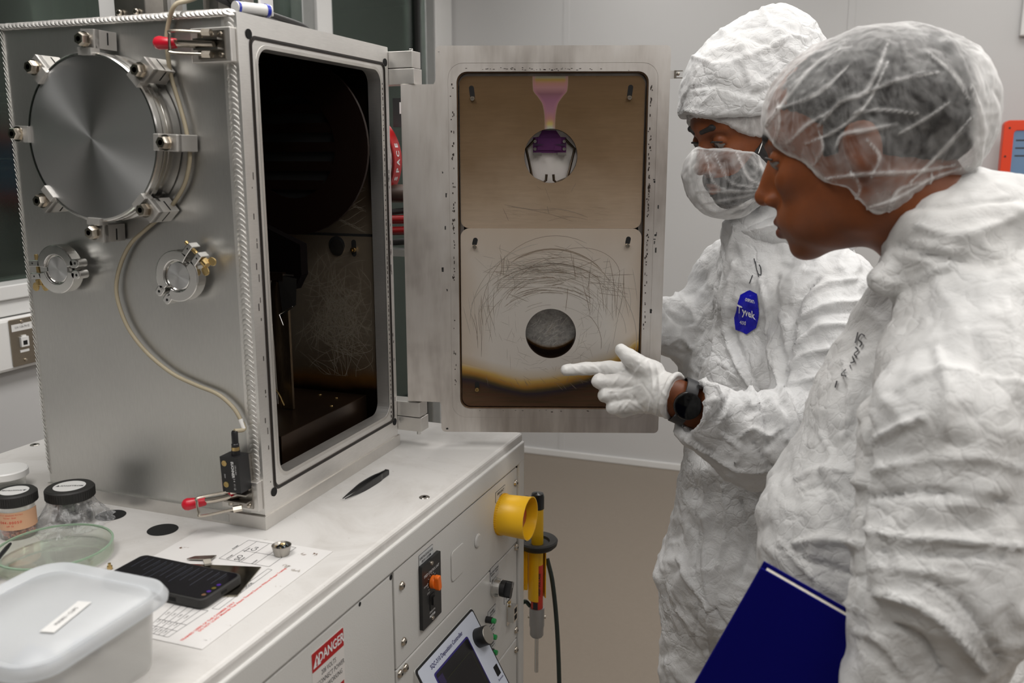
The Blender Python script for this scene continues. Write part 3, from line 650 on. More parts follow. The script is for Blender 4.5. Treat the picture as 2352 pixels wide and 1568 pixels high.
# ---- two small hinged ring clamps with blanks
def kf(cx, cz, rot, wing):
    A_ = TR((cx, 0, cz), Matrix(((1, 0, 0), (0, 0, -1), (0, 1, 0)))) @ Matrix.Rotation(rot, 4, 'Z')
    mb = MB(); mb.lathe([(.020, 0), (.020, .012)], M['alu_light'], n=40); n_ = 44
    def half(s):
        o = []; i_ = []
        for j in range(n_//2+1):
            a = math.radians(8+164*j/(n_//2)); o.append((.0355*math.cos(a), s*.0355*math.sin(a))); i_.append((.0215*math.cos(a), s*.0215*math.sin(a)))
        lp = o+i_[::-1]; mb.prism(lp if s > 0 else lp[::-1], .010, .028, M['steel'])
        mb.box((.030, s*.0045 if s > 0 else -.014, .010), (.050, .014 if s > 0 else -.0045, .028), M['steel'])
        mb.lathe([(.0022, .0281), (0, .0282)], M['void'], TR((.043, s*.0095, 0)), n=10)
        mb.prism([(x-.036, y+s*.008) for x, y in rrect(.017, .013, .006, 5)], .010, .028, M['steel']); mb.lathe([(.0028, .0281), (0, .0282)], M['void'], TR((-.038, s*.0085, 0)), n=12)
    half(1); half(-1)
    r = mb.build('ring_clamp', ch, frame=A_, bevel=.0012)
    mb = MB(); mb.lathe([(.0212, .018), (.0212, .0235), (.0185, .0245)], M['steel'], n=40, cap=False); mb.lathe([(.0185, .0242), (0, .0242)], M['disc'], n=40, cap=False); mb.build('blank_cap', r, frame=A_, smooth=40)
    w_ = wing; mb = MB(); mb.cyl((.043, -.016*w_, .019), (.043, .022*w_, .019), .0028, M['brass'], n=12); mb.cyl((.043, (-.016-.008)*w_, .019), (.043, -.015*w_, .019), .006, M['brass'], n=16)
    for s in (-1, 1): mb.prism(rrect(.011, .013, .005, 4), -.0013, .0013, M['brass'], TR((.043+s*.009, -.026*w_, .019)) @ Matrix.Rotation(s*.35*w_, 4, 'Z'))
    mb.build('wing_nut', r, frame=A_, bevel=.0006)
kf(-.318, 1.366, math.radians(183), -1); kf(-.102, 1.366, math.radians(48), 1)

# ---- toggle latches (upper and lower) on the front left edge
def toggle(z0, lf, lever_dir, name_label):
    T = TR((-.030, 0, z0), Matrix(((1, 0, 0), (0, 0, -1), (0, 1, 0))))     # x->X, y->Z, z-> -Y
    mb = MB(); mb.box((-.035, -.022, 0), (.028, .022, .012), M['alu_light'], T); lb = mb.build('latch_block', ch, bevel=.0015)
    mb = MB(); mb.box((-.022, -.0175, .012), (.020, .0175, .014), M['dark_steel'], T)
    for s in (-1, 1):
        mb.box((-.020, s*.006-.0012, .014), (.018, s*.006+.0012, .026), M['dark_steel'], T)
        for x in (-.016, .0, .014): mb.lathe([(.0036, .014), (.003, .0165), (0, .017)], M['nickel'], T @ TR((x, s*.0125, 0)), n=12)
    mb.build('latch_base', lb)
    D_ = V(lever_dir).normalized(); p0 = V((-.012, 0, .022)); p1 = p0 + D_*.050*lf; p2 = p0 + D_*.092*lf
    mb = MB(); mb.tube([T @ q for q in (p0-D_*.02, p0, p0+D_*.02+V((0, 0, .003)), p1)], .0038, M['nickel'], n=8, flat=1.6)
    lv = mb.build('latch_lever', lb, smooth=50)
    R_ = axes(D_); G = T @ TR(p1-D_*.004) @ R_.to_4x4(); L = (p2-p1).length
    mb = MB(); mb.lathe([(.0042, 0), (.0062, .002), (.0075, L*.5), (.0088, L*.85), (.0075, L), (.004, L+.003), (0, L+.004)], M['red'], G, n=20); tag(mb.build('red_grip', lb, smooth=60), 'red vinyl grip')
    U_ = D_.cross(V((0, 0, 1))).normalized() if abs(D_.z) < .9 else V((0, 1, 0))
    q0 = V((.004, 0, .026)); wv = U_*.0135; e = q0 + D_*(.064*lf) + V((0, 0, .006))
    mb = MB(); loop = [q0+wv, e+wv*1.0, e+D_*.004+wv*.6, e+D_*.004-wv*.6, e-wv*1.0, q0-wv]; mb.tube([T @ q for q in spline(loop, 5)], .0019, M['nickel'], n=8)
    for s in (-1, 1): mb.cyl(T @ (q0+wv*s-D_*.004), T @ (q0+wv*s+D_*.008), .0048, M['nickel'], n=6)
    mb.build('latch_hook', lb, smooth=40)
toggle(1.668, .74, (-1, .06, .10), '')
toggle(1.052, .72, (-.82, -.10, .56), '')
# safety switch above the lower latch
mb = MB(); T = TR((-.0275, 0, 1.091), Matrix(((1, 0, 0), (0, 0, -1), (0, 1, 0)))) @ Matrix.Rotation(.04, 4, 'Z')
mb.box((-.0155, -.026, .012), (.015, .026, .036), M['black'], T)
mb.box((-.010, -.022, 0), (.012, .022, .012), M['dark_steel'], T)
for y in (.0165, -.0145): mb.lathe([(.0042, .036), (.0042, .0368), (.0025, .0368), (.0025, .0362), (0, .0362)], M['brass'], T @ TR((-.0085, y, 0)), n=18)
Tt = T @ TR((0, 0, .0363)) @ Matrix.Rotation(-PI/2, 4, 'Z')
mb.text('EUCHNER', .0058, M['whiteink'], Tt @ TR((-.008, .0045, 0)), squeeze=.9, bold=.0002); mb.text('3 4  11 12', .0042, M['whiteink'], Tt @ TR((.013, .0055, 0))); mb.text('CES-A-S5H', .003, M['whiteink'], Tt @ TR((-.008, .0095, 0)))
mb.text('250V', .003, M['whiteink'], Tt @ TR((.002, -.0095, 0)))
mb.add([(-.018, -.026, .030), (-.006, -.024, .032), (-.007, -.035, .030), (-.018, -.026, .022), (-.006, -.024, .024), (-.007, -.035, .022)], [(0, 1, 2), (5, 4, 3), (0, 3, 4, 1), (1, 4, 5, 2), (2, 5, 3, 0)], M['red'], T)
sw = tag(mb.build('safety_switch', ch, bevel=.0008), 'black safety switch with white print')
mb = MB(); mb.cyl((-.0255, -.024, 1.117), (-.0255, -.024, 1.124), .0062, M['black'], n=18); mb.build('gland', sw)
# beige sensor cable
def fY(x, y, d=.008): return on(x, y, 1, -d)
pts = [V((-.03, .07, 1.722)), V((-.052, .04, 1.742)), on(432, 2, 1, .008), on(402, 12, 1, -.010)] + [fY(*q) for q in ((388, 50), (383, 95), (392, 170), (412, 240), (428, 300), (436, 360), (425, 420), (400, 465), (378, 490), (335, 527), (300, 560), (276, 610), (267, 662), (277, 712), (300, 762), (340, 812), (395, 857), (450, 884), (500, 905), (535, 935), (552, 962), (561, 985))] + [V((-.0255, -.024, 1.152))]
cbl = thing('sensor_cable', 'beige cable looping down the chamber side to a black switch', 'cable', tuple(pts[8]))
mb = MB(); mb.tube(spline(pts, 6), .0029, M['beige'], n=10); mb.build('jacket', cbl, smooth=60)
mb = MB(); mb.lathe([(.0052, 1.128), (.0055, 1.133), (.0046, 1.134), (.0046, 1.150), (.0036, 1.152)], M['black'], TR((-.0255, -.024, 0)), n=16); mb.lathe([(.0058, 1.1235), (.0058, 1.129)], M['brass'], TR((-.0255, -.024, 0)), n=12); mb.lathe([(.0045, 1.134), (.0045, 1.149), (.003, 1.152)], M['black'], TR((-.0255, -.024, 0)), n=14); mb.build('plug', cbl, smooth=35)
a, b = fY(552, 962), fY(560, 984); mb = MB(); mb.cyl(a, b, .0034, M['white_plastic'], n=14); mb.build('marker_sleeve', cbl, smooth=40)
tie = MB(); c = fY(378, 490, .006); tie.tube([fY(345, 450, .02), fY(362, 455, .03), fY(372, 470, .022), fY(380, 480, .014), fY(378, 497, .012)], .0012, M['rubber'], n=6); tie.cyl(fY(374, 493, .016), fY(384, 495, .016), .0028, M['rubber'], n=8)
tag(tie.build('cable_tie', smooth=50), 'black zip tie fixing the beige cable to a lower claw clamp', 'cable tie')
# ---- hinges
for z0, nm in ((1.648, 'upper'), (1.030, 'lower')):
    mb = MB(); top = z0 > 1.3
    mb.box((-.06, BY1+.001, z0+.0275), (.0455, BY1+.034, z0+.055), M['alu_light'])
    mb.box((-.05, BY1+.001, z0), (.0485, BY1+.032, z0+.0262), M['alu_light'])
    mb.cyl((.035, BY1+.018, z0-.01), (.035, BY1+.018, z0+.06), .004, M['steel']); mb.build('hinge', ch, bevel=.0008)
# ---- parts on the roof
rf = MB(); rf.box((-.262, .07, 1.711), (-.205, .15, 1.79), M['dark_steel']); rf.box((-.30, .08, 1.711), (-.268, .11, 1.80), M['white_plastic']); rf.cyl((-.232, .12, 1.711), (-.232, .12, 1.83), .03, M['steel'], n=28)
for x in (-.25, -.22): rf.cyl((x, .069, 1.73), (x, .064, 1.73), .005, M['nickel'], n=8)
rf.build('roof_feedthrough', ch, bevel=.002)
rf = MB(); rf.box((-.17, .05, 1.711), (-.04, .20, 1.724), M['steel']); rf.cyl((-.10, .12, 1.711), (-.10, .12, 1.78), .035, M['dark_steel'], n=28); rf.build('roof_plate', ch, bevel=.0015)
rf = MB(); rf.cyl((-.025, .032, 1.720), (-.008, .085, 1.722), .0085, M['white_plastic'], n=16); bl = plain('blue_ring', (.01, .03, .45), .4); rf.cyl((-.0245, .034, 1.720), (-.0235, .037, 1.720), .0092, bl, n=16); rf.cyl((-.0105, .078, 1.722), (-.0085, .083, 1.722), .0090, bl, n=16); rf.build('air_fitting', ch, smooth=40)
rf = MB(); rf.box((-.020, .076, 1.718), (-.016, .108, 1.748), M['white_plastic']); rf.build('paper_tag', ch, bevel=.002)
rf = MB(); rf.tube(spline([(-.10, .06, 1.80), (-.06, .05, 1.745), (-.03, .06, 1.728), (-.026, .12, 1.722), (-.03, .20, 1.718), (-.06, .27, 1.716)]), .0045, M['rubber']); rf.tube(spline([(-.13, .04, 1.80), (-.08, .03, 1.75), (-.05, .05, 1.730), (-.04, .10, 1.720)]), .004, M['rubber'])
tag(rf.build('black_hose', smooth=60), 'pair of black hoses lying over the chamber roof', 'hose')

# ---- pump seen in the gap between chamber and door
tp = thing('turbo_pump', 'silver round pump with red band behind the chamber hinge side', 'pump', (-.185, .56, 1.42))
TPp = TR((-.187, .43, 1.52), Matrix(((1, 0, 0), (0, 0, 1), (0, -1, 0))))
mb = MB(); mb.lathe([(.06, -.015), (.06, .03), (.085, .032), (.1, .05), (.1, .158), (.094, .162), (.094, .20), (.05, .215), (.0, .215)], M['steel'], TPp, n=56); mb.build('housing', tp, smooth=40)
mb = MB(); mb.lathe([(.1005, .160), (.1032, .161), (.1032, .192), (.1005, .193)], M['dangerred'], TPp, n=72, cap=False); 
for j, chh in enumerate('SPACE'):
    a = math.radians(20-9*j)
    mb.text(chh, .017, M['whiteink'], TPp @ Matrix.Rotation(a, 4, 'Z') @ TR((.1036, 0, .1765), Matrix(((0, 0, 1), (0, 1, 0), (-1, 0, 0))) ) @ Matrix.Rotation(-PI/2, 4, 'Z'), bold=.0006)
tag(mb.build('band', tp, smooth=40), 'red band with white letters')
mb = MB(); mb.box((-.10, .62, 1.585), (-.045, .66, 1.64), M['black']); mb.box((-.085, .619, 1.61), (-.05, .6195, 1.632), M['white_plastic']); mb.build('controller_box', tp)
mb = MB(); mb.cyl((-.12, .60, 1.455), (-.05, .62, 1.455), .018, plain('brown_elbow', (.10, .06, .045), .4), n=20); mb.cyl((-.16, .60, 1.49), (-.10, .61, 1.46), .014, M['steel'], n=18); mb.build('elbow', tp, smooth=40)
mb = MB()
for z in (1.405, 1.383): mb.cyl((-.13, .55, z), (.09, .72, z), .0085, M['dangerred'], n=14); mb.cyl((-.14, .542, z), (-.095, .577, z), .0075, M['brass'], n=12)
mb.build('coolant_hose', tp, smooth=40)
mb = MB(); mb.cyl((-.16, .54, 1.41), (.10, .74, 1.445), .006, M['rubber'], n=12); mb.cyl((-.16, .54, 1.355), (.10, .74, 1.37), .0065, M['rubber'], n=12); mb.box((-.16, .56, 1.335), (.06, .6, 1.348), M['grey_frame']); mb.build('wiring', tp)
mb = MB(); mb.cyl((-.187, .55, 1.0), (-.187, .55, 1.43), .02, M['dark_steel']); mb.build('support', tp)

# ================================================================ chamber door
DA = math.radians(18.9); DM = TR((.084, .430, 1.03), Matrix(((math.cos(DA), 0, math.sin(DA)), (math.sin(DA), 0, -math.cos(DA)), (0, 1, 0))))
dalu = NT('door_aluminium'); nv = dalu.noise(3.2, 4, .6, dist=.5); br = dalu.noise(30, 3, .6, dalu.map(scale=(3, .5, 1))); sm = dalu.noise(9, 3, .6, dalu.map(scale=(3, .5, 1)))
hh = dalu.m('MULTIPLY_ADD', br, .10, dalu.m('MULTIPLY_ADD', nv, .6, dalu.m('MULTIPLY', sm, .30)))
dalu.set(Base_Color=dalu.ramp(hh, [(.38, (.46, .42, .385)), (.50, (.68, .64, .60)), (.64, (.80, .77, .74))]), Metallic=.92, Roughness=dalu.m('MULTIPLY_ADD', nv, .18, .33)); dalu.bump(br, .03, .0002); M['dalu'] = dalu.mat
oL = off(rrect(.3985, .681, .0085, 2), .19725, .3405); iL = off(rrect(.3275, .5945, .018, 2), .1970, .3415)
def dring(mb, oL, iL, z0, z1, mat, T=None):
    mb.ring(oL, iL, z0, z1, mat, T)
mb = MB(); oc = off(rrect(.3985, .681, .0085, 6), .19725, .3405); ic = off(rrect(.3275, .5945, .018, 6), .1970, .3415)
g0 = off(rrect(.358, .625, .026, 6), .1975, .3405); g1 = off(rrect(.3565, .6235, .025, 6), .1975, .3405)
mb.ring(oc, g0, -.022, 0, M['dalu']); mb.ring(g0, g1, -.022, -.0007, M['dalu']); mb.ring(g1, ic, -.022, -.0001, M['dalu'])
mb.prism([(-.0625, .0585), (-.0625, .618), (-.006, .618), (-.002, .6255), (-.001, .05), (-.004, .0565)][::-1], -.022, -.0002, M['dalu'])
mb.ring(off(rrect(.34, .607, .02, 6), .197, .3415), off(rrect(.31, .58, .02, 6), .197, .3415), -.046, -.022, M['dalu'])
rs = random.Random(5)
for k in range(150):
    side = rs.random(); x = (.0255 if side < .45 else .3655)+rs.gauss(0, .0012); y = rs.uniform(.06, .62)
    if rs.random() < .6: y = rs.uniform(.28, .62)
    mb.box((x-rs.uniform(.0004, .0012), y, 0), (x+rs.uniform(.0004, .0012), y+rs.uniform(.0015, .005), .00025), M['seal'])
for k in range(60):
    x = rs.gauss(.19, .06); y = .642+rs.gauss(0, .0012) if rs.random() < .7 else .0405+rs.gauss(0, .001); mb.box((x, y, 0), (x+rs.uniform(.001, .004), y+.0009, .0002), M['seal'])
for x, y in ((.003, .668), (.008, .005), (.006, .47), (.012, .43), (.009, .374), (.011, .262), (.004, .3), (.374, .455), (.378, .35), (.381, .335), (.380, .362), (.376, .225), (.383, .41)):
    for j in range(3): mb.box((x+rs.uniform(-.002, .002), y+rs.uniform(-.004, .004), 0), (x+rs.uniform(.001, .003), y+rs.uniform(.001, .006), .0002), M['rubber'])
dfm = mb.build('door_frame', ch, frame=DM, bevel=.00015); tag(dfm, 'aluminium door slab swung open')
# recess walls + dark gap
mb = MB(); mb.ring(off(rrect(.3275, .5945, .018, 6), .1970, .3415), off(rrect(.3235, .5905, .017, 6), .1970, .3415), -.034, -.0055, metal('coated_lip', (.16, .10, .06), .35)); mb.prism(off(rrect(.325, .592, .018, 6), .1970, .3415), -.046, -.042, M['coated']); mb.build('recess', dfm, frame=DM)
# upper shield with rainbow deposit
up = NT('upper_shield_deposit'); s3 = up.n('ShaderNodeSeparateXYZ', {0: up.tc()}).outputs; X_, Y_ = s3[0], s3[1]
nz = up.noise(6, 4, .6); nb = up.noise(40, 3, .6, up.map(scale=(.6, 6, 1)))
f = up.m('ADD', up.m('DIVIDE', up.m('SUBTRACT', Y_, .372), .26), up.m('MULTIPLY', up.m('SUBTRACT', nz, .5), .45))
base = up.ramp(f, [(0, (.62, .49, .37)), (.22, (.48, .36, .25)), (.5, (.29, .195, .115)), (.8, (.19, .12, .062)), (1, (.17, .105, .055))])
base = up.mix(.25, base, up.ramp(nb, [(.3, (.6, .6, .6)), (.7, (1, 1, 1))]), 'MULTIPLY')
tt = up.m('DIVIDE', up.m('SUBTRACT', Y_, .545), .087)
wv = up.ramp(tt, [(0, .019), (.25, .019), (.48, .026), (.62, .045), (.72, .060), (1, .060)], 'B_SPLINE')
dist = up.m('ABSOLUTE', up.m('SUBTRACT', X_, up.m('MULTIPLY_ADD', tt, .0, .1935)))
inside = up.m('SUBTRACT', up.m('MULTIPLY', wv, .52), dist)
msk = up.m('MULTIPLY', up.m('MULTIPLY', inside, 600, clamp=True), up.m('GREATER_THAN', tt, -.02))
film = up.ramp(tt, [(0, (0.484, 0.515, 0.429)), (.08, (0.562, 0.452, 0.140)), (.18, (0.468, 0.234, 0.187)), (.32, (0.374, 0.179, 0.234)), (.55, (0.296, 0.133, 0.195)), (.66, (0.234, 0.109, 0.133)), (.78, (0.390, 0.203, 0.203)), (.86, (0.390, 0.195, 0.156)), (.93, (0.351, 0.234, 0.062)), (.97, (0.281, 0.257, 0.172)), (1, (0.234, 0.203, 0.140))])
edge = up.ramp(up.m('MULTIPLY', inside, 140, clamp=True), [(0, (.38, .33, .22)), (.35, (.38, .17, .20)), (1, (.42, .20, .26))])
film = up.mix(up.m('MULTIPLY', inside, 140, clamp=True), edge, film)
up.set(Base_Color=up.mix(msk, base, film), Metallic=.85, Roughness=.40); up.bump(nb, .04, .0003); M['upper'] = up.mat
# lower shield: silver, golden-brown tide line
lo = NT('lower_shield_deposit'); s3 = lo.n('ShaderNodeSeparateXYZ', {0: lo.tc()}).outputs; X_, Y_ = s3[0], s3[1]
sx = lo.m('DIVIDE', lo.m('SUBTRACT', X_, .035), .325)
tide = lo.ramp(sx, [(0, .128), (.12, .119), (.28, .103), (.40, .0975), (.52, .103), (.70, .119), (.85, .140), (.94, .162), (1, .176)], 'B_SPLINE')
dd_ = lo.m('SUBTRACT', lo.m('ADD', Y_, lo.m('MULTIPLY', lo.m('SUBTRACT', lo.noise(16, 3), .5), .008)), tide)
fz = lo.m('ADD', lo.m('MULTIPLY', dd_, 5.2), .6)
col = lo.ramp(fz, [(0, (.10, .055, .03)), (.28, (.13, .075, .045)), (.40, (.085, .05, .03)), (.455, (.045, .035, .045)), (.485, (.10, .075, .035)), (.525, (.42, .22, .05)), (.57, (.64, .43, .14)), (.615, (.70, .61, .48)), (.70, (.80, .76, .71))])
vx = lo.m('ABSOLUTE', lo.m('SUBTRACT', X_, .197)); ed = lo.m('MAXIMUM', lo.m('DIVIDE', lo.m('SUBTRACT', Y_, .25), .13), lo.m('DIVIDE', lo.m('SUBTRACT', vx, .10), .075))
ed = lo.m('ADD', ed, lo.m('MULTIPLY', lo.m('SUBTRACT', lo.noise(10, 3), .5), .5), clamp=True)
tan = lo.mix(lo.m('MULTIPLY', ed, .8), (1, 1, 1), (.78, .66, .54)); up_only = lo.m('GREATER_THAN', fz, .6)
col = lo.mix(up_only, col, lo.mix(1, col, tan, 'MULTIPLY'))
st = lo.noise(12, 4, .65, lo.map(scale=(1, 14, 1))); stc = lo.ramp(st, [(.35, (.55, .75, .6)), (.5, (1, 1, 1)), (.65, (1.0, .78, .85))]); col = lo.mix(lo.m('MULTIPLY', lo.m('LESS_THAN', fz, .45), .55), col, stc, 'MULTIPLY')
lo.set(Base_Color=col, Metallic=.85, Roughness=.42); lo.bump(lo.noise(60, 3, .6), .05, .0003); M['lower'] = lo.mat
def holed(mb, cx, cy, w_, h_, r, hx, hy, hr, z0, z1, mat):
    o = dens(off(rrect(w_, h_, r, 7), cx, cy), .012); i = []
    for x, y in o: a = math.atan2(y-hy, x-hx); i.append((hx+hr*math.cos(a), hy+hr*math.sin(a)))
    # resample hole evenly enough
    mb.ring(o, i, z0, z1, mat)
mb = MB(); holed(mb, .1965, .5025, .318, .259, .014, .1955, .498, .0463, -.011, -.0095, M['upper'])
dsc = plain('dark_scratch', (.20, .155, .115), .5, .3); fsc = plain('faint_scratch', (.40, .36, .31), .5, .5); bsc = plain('bright_scratch', (.72, .70, .66), .4, .7)
rs = random.Random(21)
for (x0, y0, x1, y1, c, w_) in ((.115, .414, .205, .405, -.003, .0012), (.19, .408, .262, .392, .004, .0013), (.12, .411, .235, .385, .004, .0009), (.19, .412, .193, .398, 0, .0011), (.112, .408, .122, .386, 0, .0008), (.205, .394, .262, .388, .002, .0008), (.185, .445, .196, .418, 0, .0006), (.17, .447, .18, .44, 0, .0005), (.24, .452, .232, .436, .001, .0008), (.19, .385, .23, .392, .002, .0006)):
    ribbon(mb, [(x0+(x1-x0)*j/6+rs.uniform(-.0004, .0004), y0+(y1-y0)*j/6+c*math.sin(PI*j/6)) for j in range(7)], w_*.8, dsc, None, -.0093)
for k in range(30):
    x, y = rs.uniform(.11, .28), rs.gauss(.402, .008); L = rs.uniform(.01, .03); ribbon(mb, [(x+L*j/4, y+rs.uniform(-.001, .001)-L*.12*j/4) for j in range(5)], .0003, plain('tan_scratch', (.30, .23, .16), .5, .5) if k == 0 else bpy.data.materials['tan_scratch'], None, -.0094)
usp = tag(mb.build('upper_shield_plate', dfm, frame=DM), 'brown-gold plate with pink rainbow deposit')
mb = MB(); holed(mb, .1968, .2100, .3205, .3255, .016, .198, .1836, .0455, -.009, -.0075, M['lower'])
def stroke(pts, w_, mat):
    ok = [p for p in pts if .04 < p[0] < .354 and .052 < p[1] < .370 and math.hypot(p[0]-.198, p[1]-.1836) > .047]
    if len(ok) > 2: ribbon(mb, ok, w_, mat, None, -.0073)
def arcs(cx, cy, r, a0, a1, e=1.0): return [(cx+r*math.cos(math.radians(a0+(a1-a0)*j/14)), cy+e*r*math.sin(math.radians(a0+(a1-a0)*j/14))) for j in range(15)]
stroke(arcs(.205, .215, .132, 65, 178, 1.1), .0007, dsc); stroke(arcs(.20, .23, .115, 40, 130, .93), .0016, dsc); stroke(arcs(.20, .228, .113, 55, 120, .95), .0010, dsc); stroke(arcs(.21, .17, .143, -10, 75, 1.02), .0011, fsc); stroke(arcs(.20, .20, .148, 100, 178, 1.0), .0010, fsc)
stroke(arcs(.22, .25, .09, 20, 150, .8), .0008, dsc); stroke(arcs(.25, .29, .07, 0, 120, .7), .0007, dsc)
for k in range(120):      # dense crescent over the hole
    a = rs.gauss(92, 26); r = rs.gauss(.112, .014); c0 = rs.uniform(-8, 8); L = rs.uniform(6, 26)
    p = arcs(.197+rs.gauss(0, .006), .200+rs.gauss(0, .012), r, a-L, a+L, .80+rs.uniform(-.1, .1)); stroke(p, rs.uniform(.0003, .0009), rs.choice((dsc, fsc, fsc)))
for k in range(110):
    x, y = rs.gauss(.20, .052), rs.gauss(.300, .016); an = rs.gauss(-.12, .35); L = rs.uniform(.01, .05); stroke([(x+(j/5-.5)*L*math.cos(an), y+(j/5-.5)*L*math.sin(an)) for j in range(6)], rs.uniform(.0003, .0008), rs.choice((dsc, fsc)))
for (x0, y0, n_, sx_, L0) in ((.068, .215, 16, .016, .075), (.112, .285, 10, .012, .04), (.26, .255, 12, .02, .07), (.312, .25, 14, .014, .09)):
    for k in range(n_):
        x = x0+rs.gauss(0, sx_); y = y0+rs.gauss(.01, .02); L = L0*rs.uniform(.4, 1.1); an = PI/2+rs.gauss(.05, .13); cv = rs.uniform(-.004, .004)
        stroke([(x+(j/6-.5)*L*math.cos(an)+cv*math.sin(PI*j/6), y+(j/6-.5)*L*math.sin(an)) for j in range(7)], rs.uniform(.0004, .0010), rs.choice((dsc, dsc, fsc)))
for k in range(14):
    y = .268+.0035*k; x = rs.uniform(.095, .12); stroke([(x+.0105*j, y+rs.uniform(-.0005, .0005)) for j in range(rs.randint(3, 10))], .0006, rs.choice((dsc, fsc)))
for k in range(260):
    a = rs.uniform(0, 2*PI); r = rs.uniform(.055, .13); x, y = .198+r*math.cos(a), .195+r*.8*math.sin(a)+.02; an = a+PI/2+rs.gauss(0, .9); L = rs.uniform(.006, .03)
    if y < .115: continue
    stroke([(x+(j/4-.5)*L*math.cos(an), y+(j/4-.5)*L*math.sin(an)) for j in range(5)], rs.uniform(.0002, .0005), rs.choice((bsc, fsc, fsc)))
for k in range(26):
    x = rs.uniform(.08, .28); y = .092+.03*abs(x-.17)+rs.gauss(0, .004); an = rs.gauss(-.9, .4); L = rs.uniform(.006, .02); stroke([(x+(j/4-.5)*L*math.cos(an), y+(j/4-.5)*L*math.sin(an)) for j in range(5)], .0004, dsc)
for k in range(5): stroke([(rs.uniform(.26, .30)+.014*j-.0, .285+.004*k*0-.0035*j-.006*k) for j in range(5)], .0006, dsc)
lsp = tag(mb.build('lower_shield_plate', dfm, frame=DM), 'scratched silver plate stained gold and brown below')
def slot(mb, x, y, ang, L=.022, zt=-.0072):
    T = TR((x, y, 0)) @ Matrix.Rotation(ang, 4, 'Z'); mb.prism(rrect(.0085, L, .0042, 6), zt-.0005, zt, M['void'], T @ TR((0, .003, 0)))
for x, y, a, zt in ((.0595, .5985, .12, -.0093), (.3298, .5995, -.12, -.0093), (.0615, .3430, -.25, -.0073), (.3325, .3455, -.2, -.0073), (.0640, .0800, 0, -.0073)):
    mb = MB(); slot(mb, x, y+.003, a, .024 if y > .5 else .015, zt); mb.build('keyhole_slot', dfm, frame=DM)
for x, y, zt in ((.0600, .5945, -.0093), (.3292, .5955, -.0093), (.0620, .3405, -.0073), (.3322, .3430, -.0073), (.0640, .0795, -.0073)):
    mb = MB(); mb.lathe([(.0040, zt), (.0042, zt+.005), (.0036, zt+.0062), (.0019, zt+.0062), (.0017, zt+.002), (0, zt+.002)], M['brass'] if y < .1 else M['nickel'], TR((x, y, 0)), n=16); mb.build('socket_screw', dfm, frame=DM, smooth=35)
# round ports behind the holes
mir = NT('silvered_port_disc'); mir.set(Base_Color=mir.ramp(mir.noise(14, 3), [(.3, (.72, .69, .64)), (.7, (.80, .73, .71))]), Metallic=.55, Roughness=.3)
mb = MB(); T = TR((.1955, .498, 0)); mb.lathe([(.0475, -.034), (0, -.034)], mir.mat, T, n=56, cap=False); mb.ring([(x*.0485, y*.0485) for x, y in circ], [(x*.0463, y*.0463) for x, y in circ], -.034, -.011, metal('port_wall', (.10, .06, .035), .35), T)
tag(mb.build('viewing_port', dfm, frame=DM, smooth=40), 'silvered round port')
purp = NT('purple_anodised_film'); purp.set(Base_Color=purp.ramp(purp.noise(9, 2), [(.3, (.10, .03, .12)), (.7, (.17, .05, .16))]), Metallic=.8, Roughness=.32)
T = TR((.1935, .5225, 0)); mb = MB(); mb.add([(-.013, .0195, -.026), (.011, .0195, -.026), (.019, .0085, -.026), (.029, .0075, -.026), (.029, -.019, -.026), (-.029, -.019, -.026), (-.029, .0075, -.026), (-.019, .0085, -.026)], [(0, 7, 6, 5, 4, 3, 2, 1)], purp.mat, T)
mb.box((-.029, -.019, -.030), (.029, .0075, -.0262), purp.mat, T); mb.box((-.021, -.0145, -.026), (.0205, .006, -.0235), purp.mat, T); mb.box((.0085, -.0150, -.0238), (.0205, -.005, -.0225), purp.mat, T)
mb.box((-.029, -.0235, -.029), (-.014, -.0185, -.022), M['dark_steel'], T); mb.box((.014, -.0235, -.029), (.029, -.0185, -.022), M['dark_steel'], T)
for s in (-1, 1):
    mb.add([(s*.027, -.003, -.0215), (s*.027, -.0075, -.0215), (s*.008, -.0050, -.0205)], [(0, 1, 2)], plain('dark_spring_leaf', (.04, .025, .05), .35, .6), T)
    for y in (.0005, -.0125): mb.lathe([(.0028, -.024), (.0026, -.021), (.0014, -.021), (.0012, -.0225), (0, -.0225)], M['dark_steel'], T @ TR((s*.0255, y, 0)), n=14)
tag(mb.build('substrate_bracket', dfm, frame=DM), 'purple coated bracket')
mb = MB(); bz = M['dark_steel']; wire = plain('bronze_black_wire', (.05, .035, .022), .35, .7)
for s in (-1, 1): mb.tube([(.1945+s*.026, .527, -.024), (.1945+s*.042+ (0 if s < 0 else .001), .5105, -.024), (.1945+s*.031, .461, -.022), (.1945+s*.012, .4525, -.020), (.1945+s*.007, .456, -.020), (.1945+s*.006, .4665, -.020)], .0023, wire, n=8)
mb.build('wire_arms', dfm, frame=DM, smooth=50)
port2 = NT('scratched_port_disc'); s3 = port2.n('ShaderNodeSeparateXYZ', {0: port2.tc()}).outputs
yb_ = port2.m('SUBTRACT', s3[1], port2.m('MULTIPLY_ADD', port2.m('MULTIPLY', port2.m('SUBTRACT', s3[0], .198), port2.m('SUBTRACT', s3[0], .198)), 9.0, .1530)); gn = port2.noise(130, 4, .7)
c2 = port2.ramp(port2.m('ADD', port2.m('MULTIPLY', yb_, 45), .5), [(.25, (.012, .006, .004)), (.45, (.10, .05, .015)), (.56, (.42, .36, .29)), (.7, (.46, .45, .43))]); c2 = port2.mix(.75, c2, port2.ramp(gn, [(.35, (.45, .45, .45)), (.65, (1, 1, 1))]), 'MULTIPLY')
port2.set(Base_Color=c2, Metallic=.8, Roughness=.4)
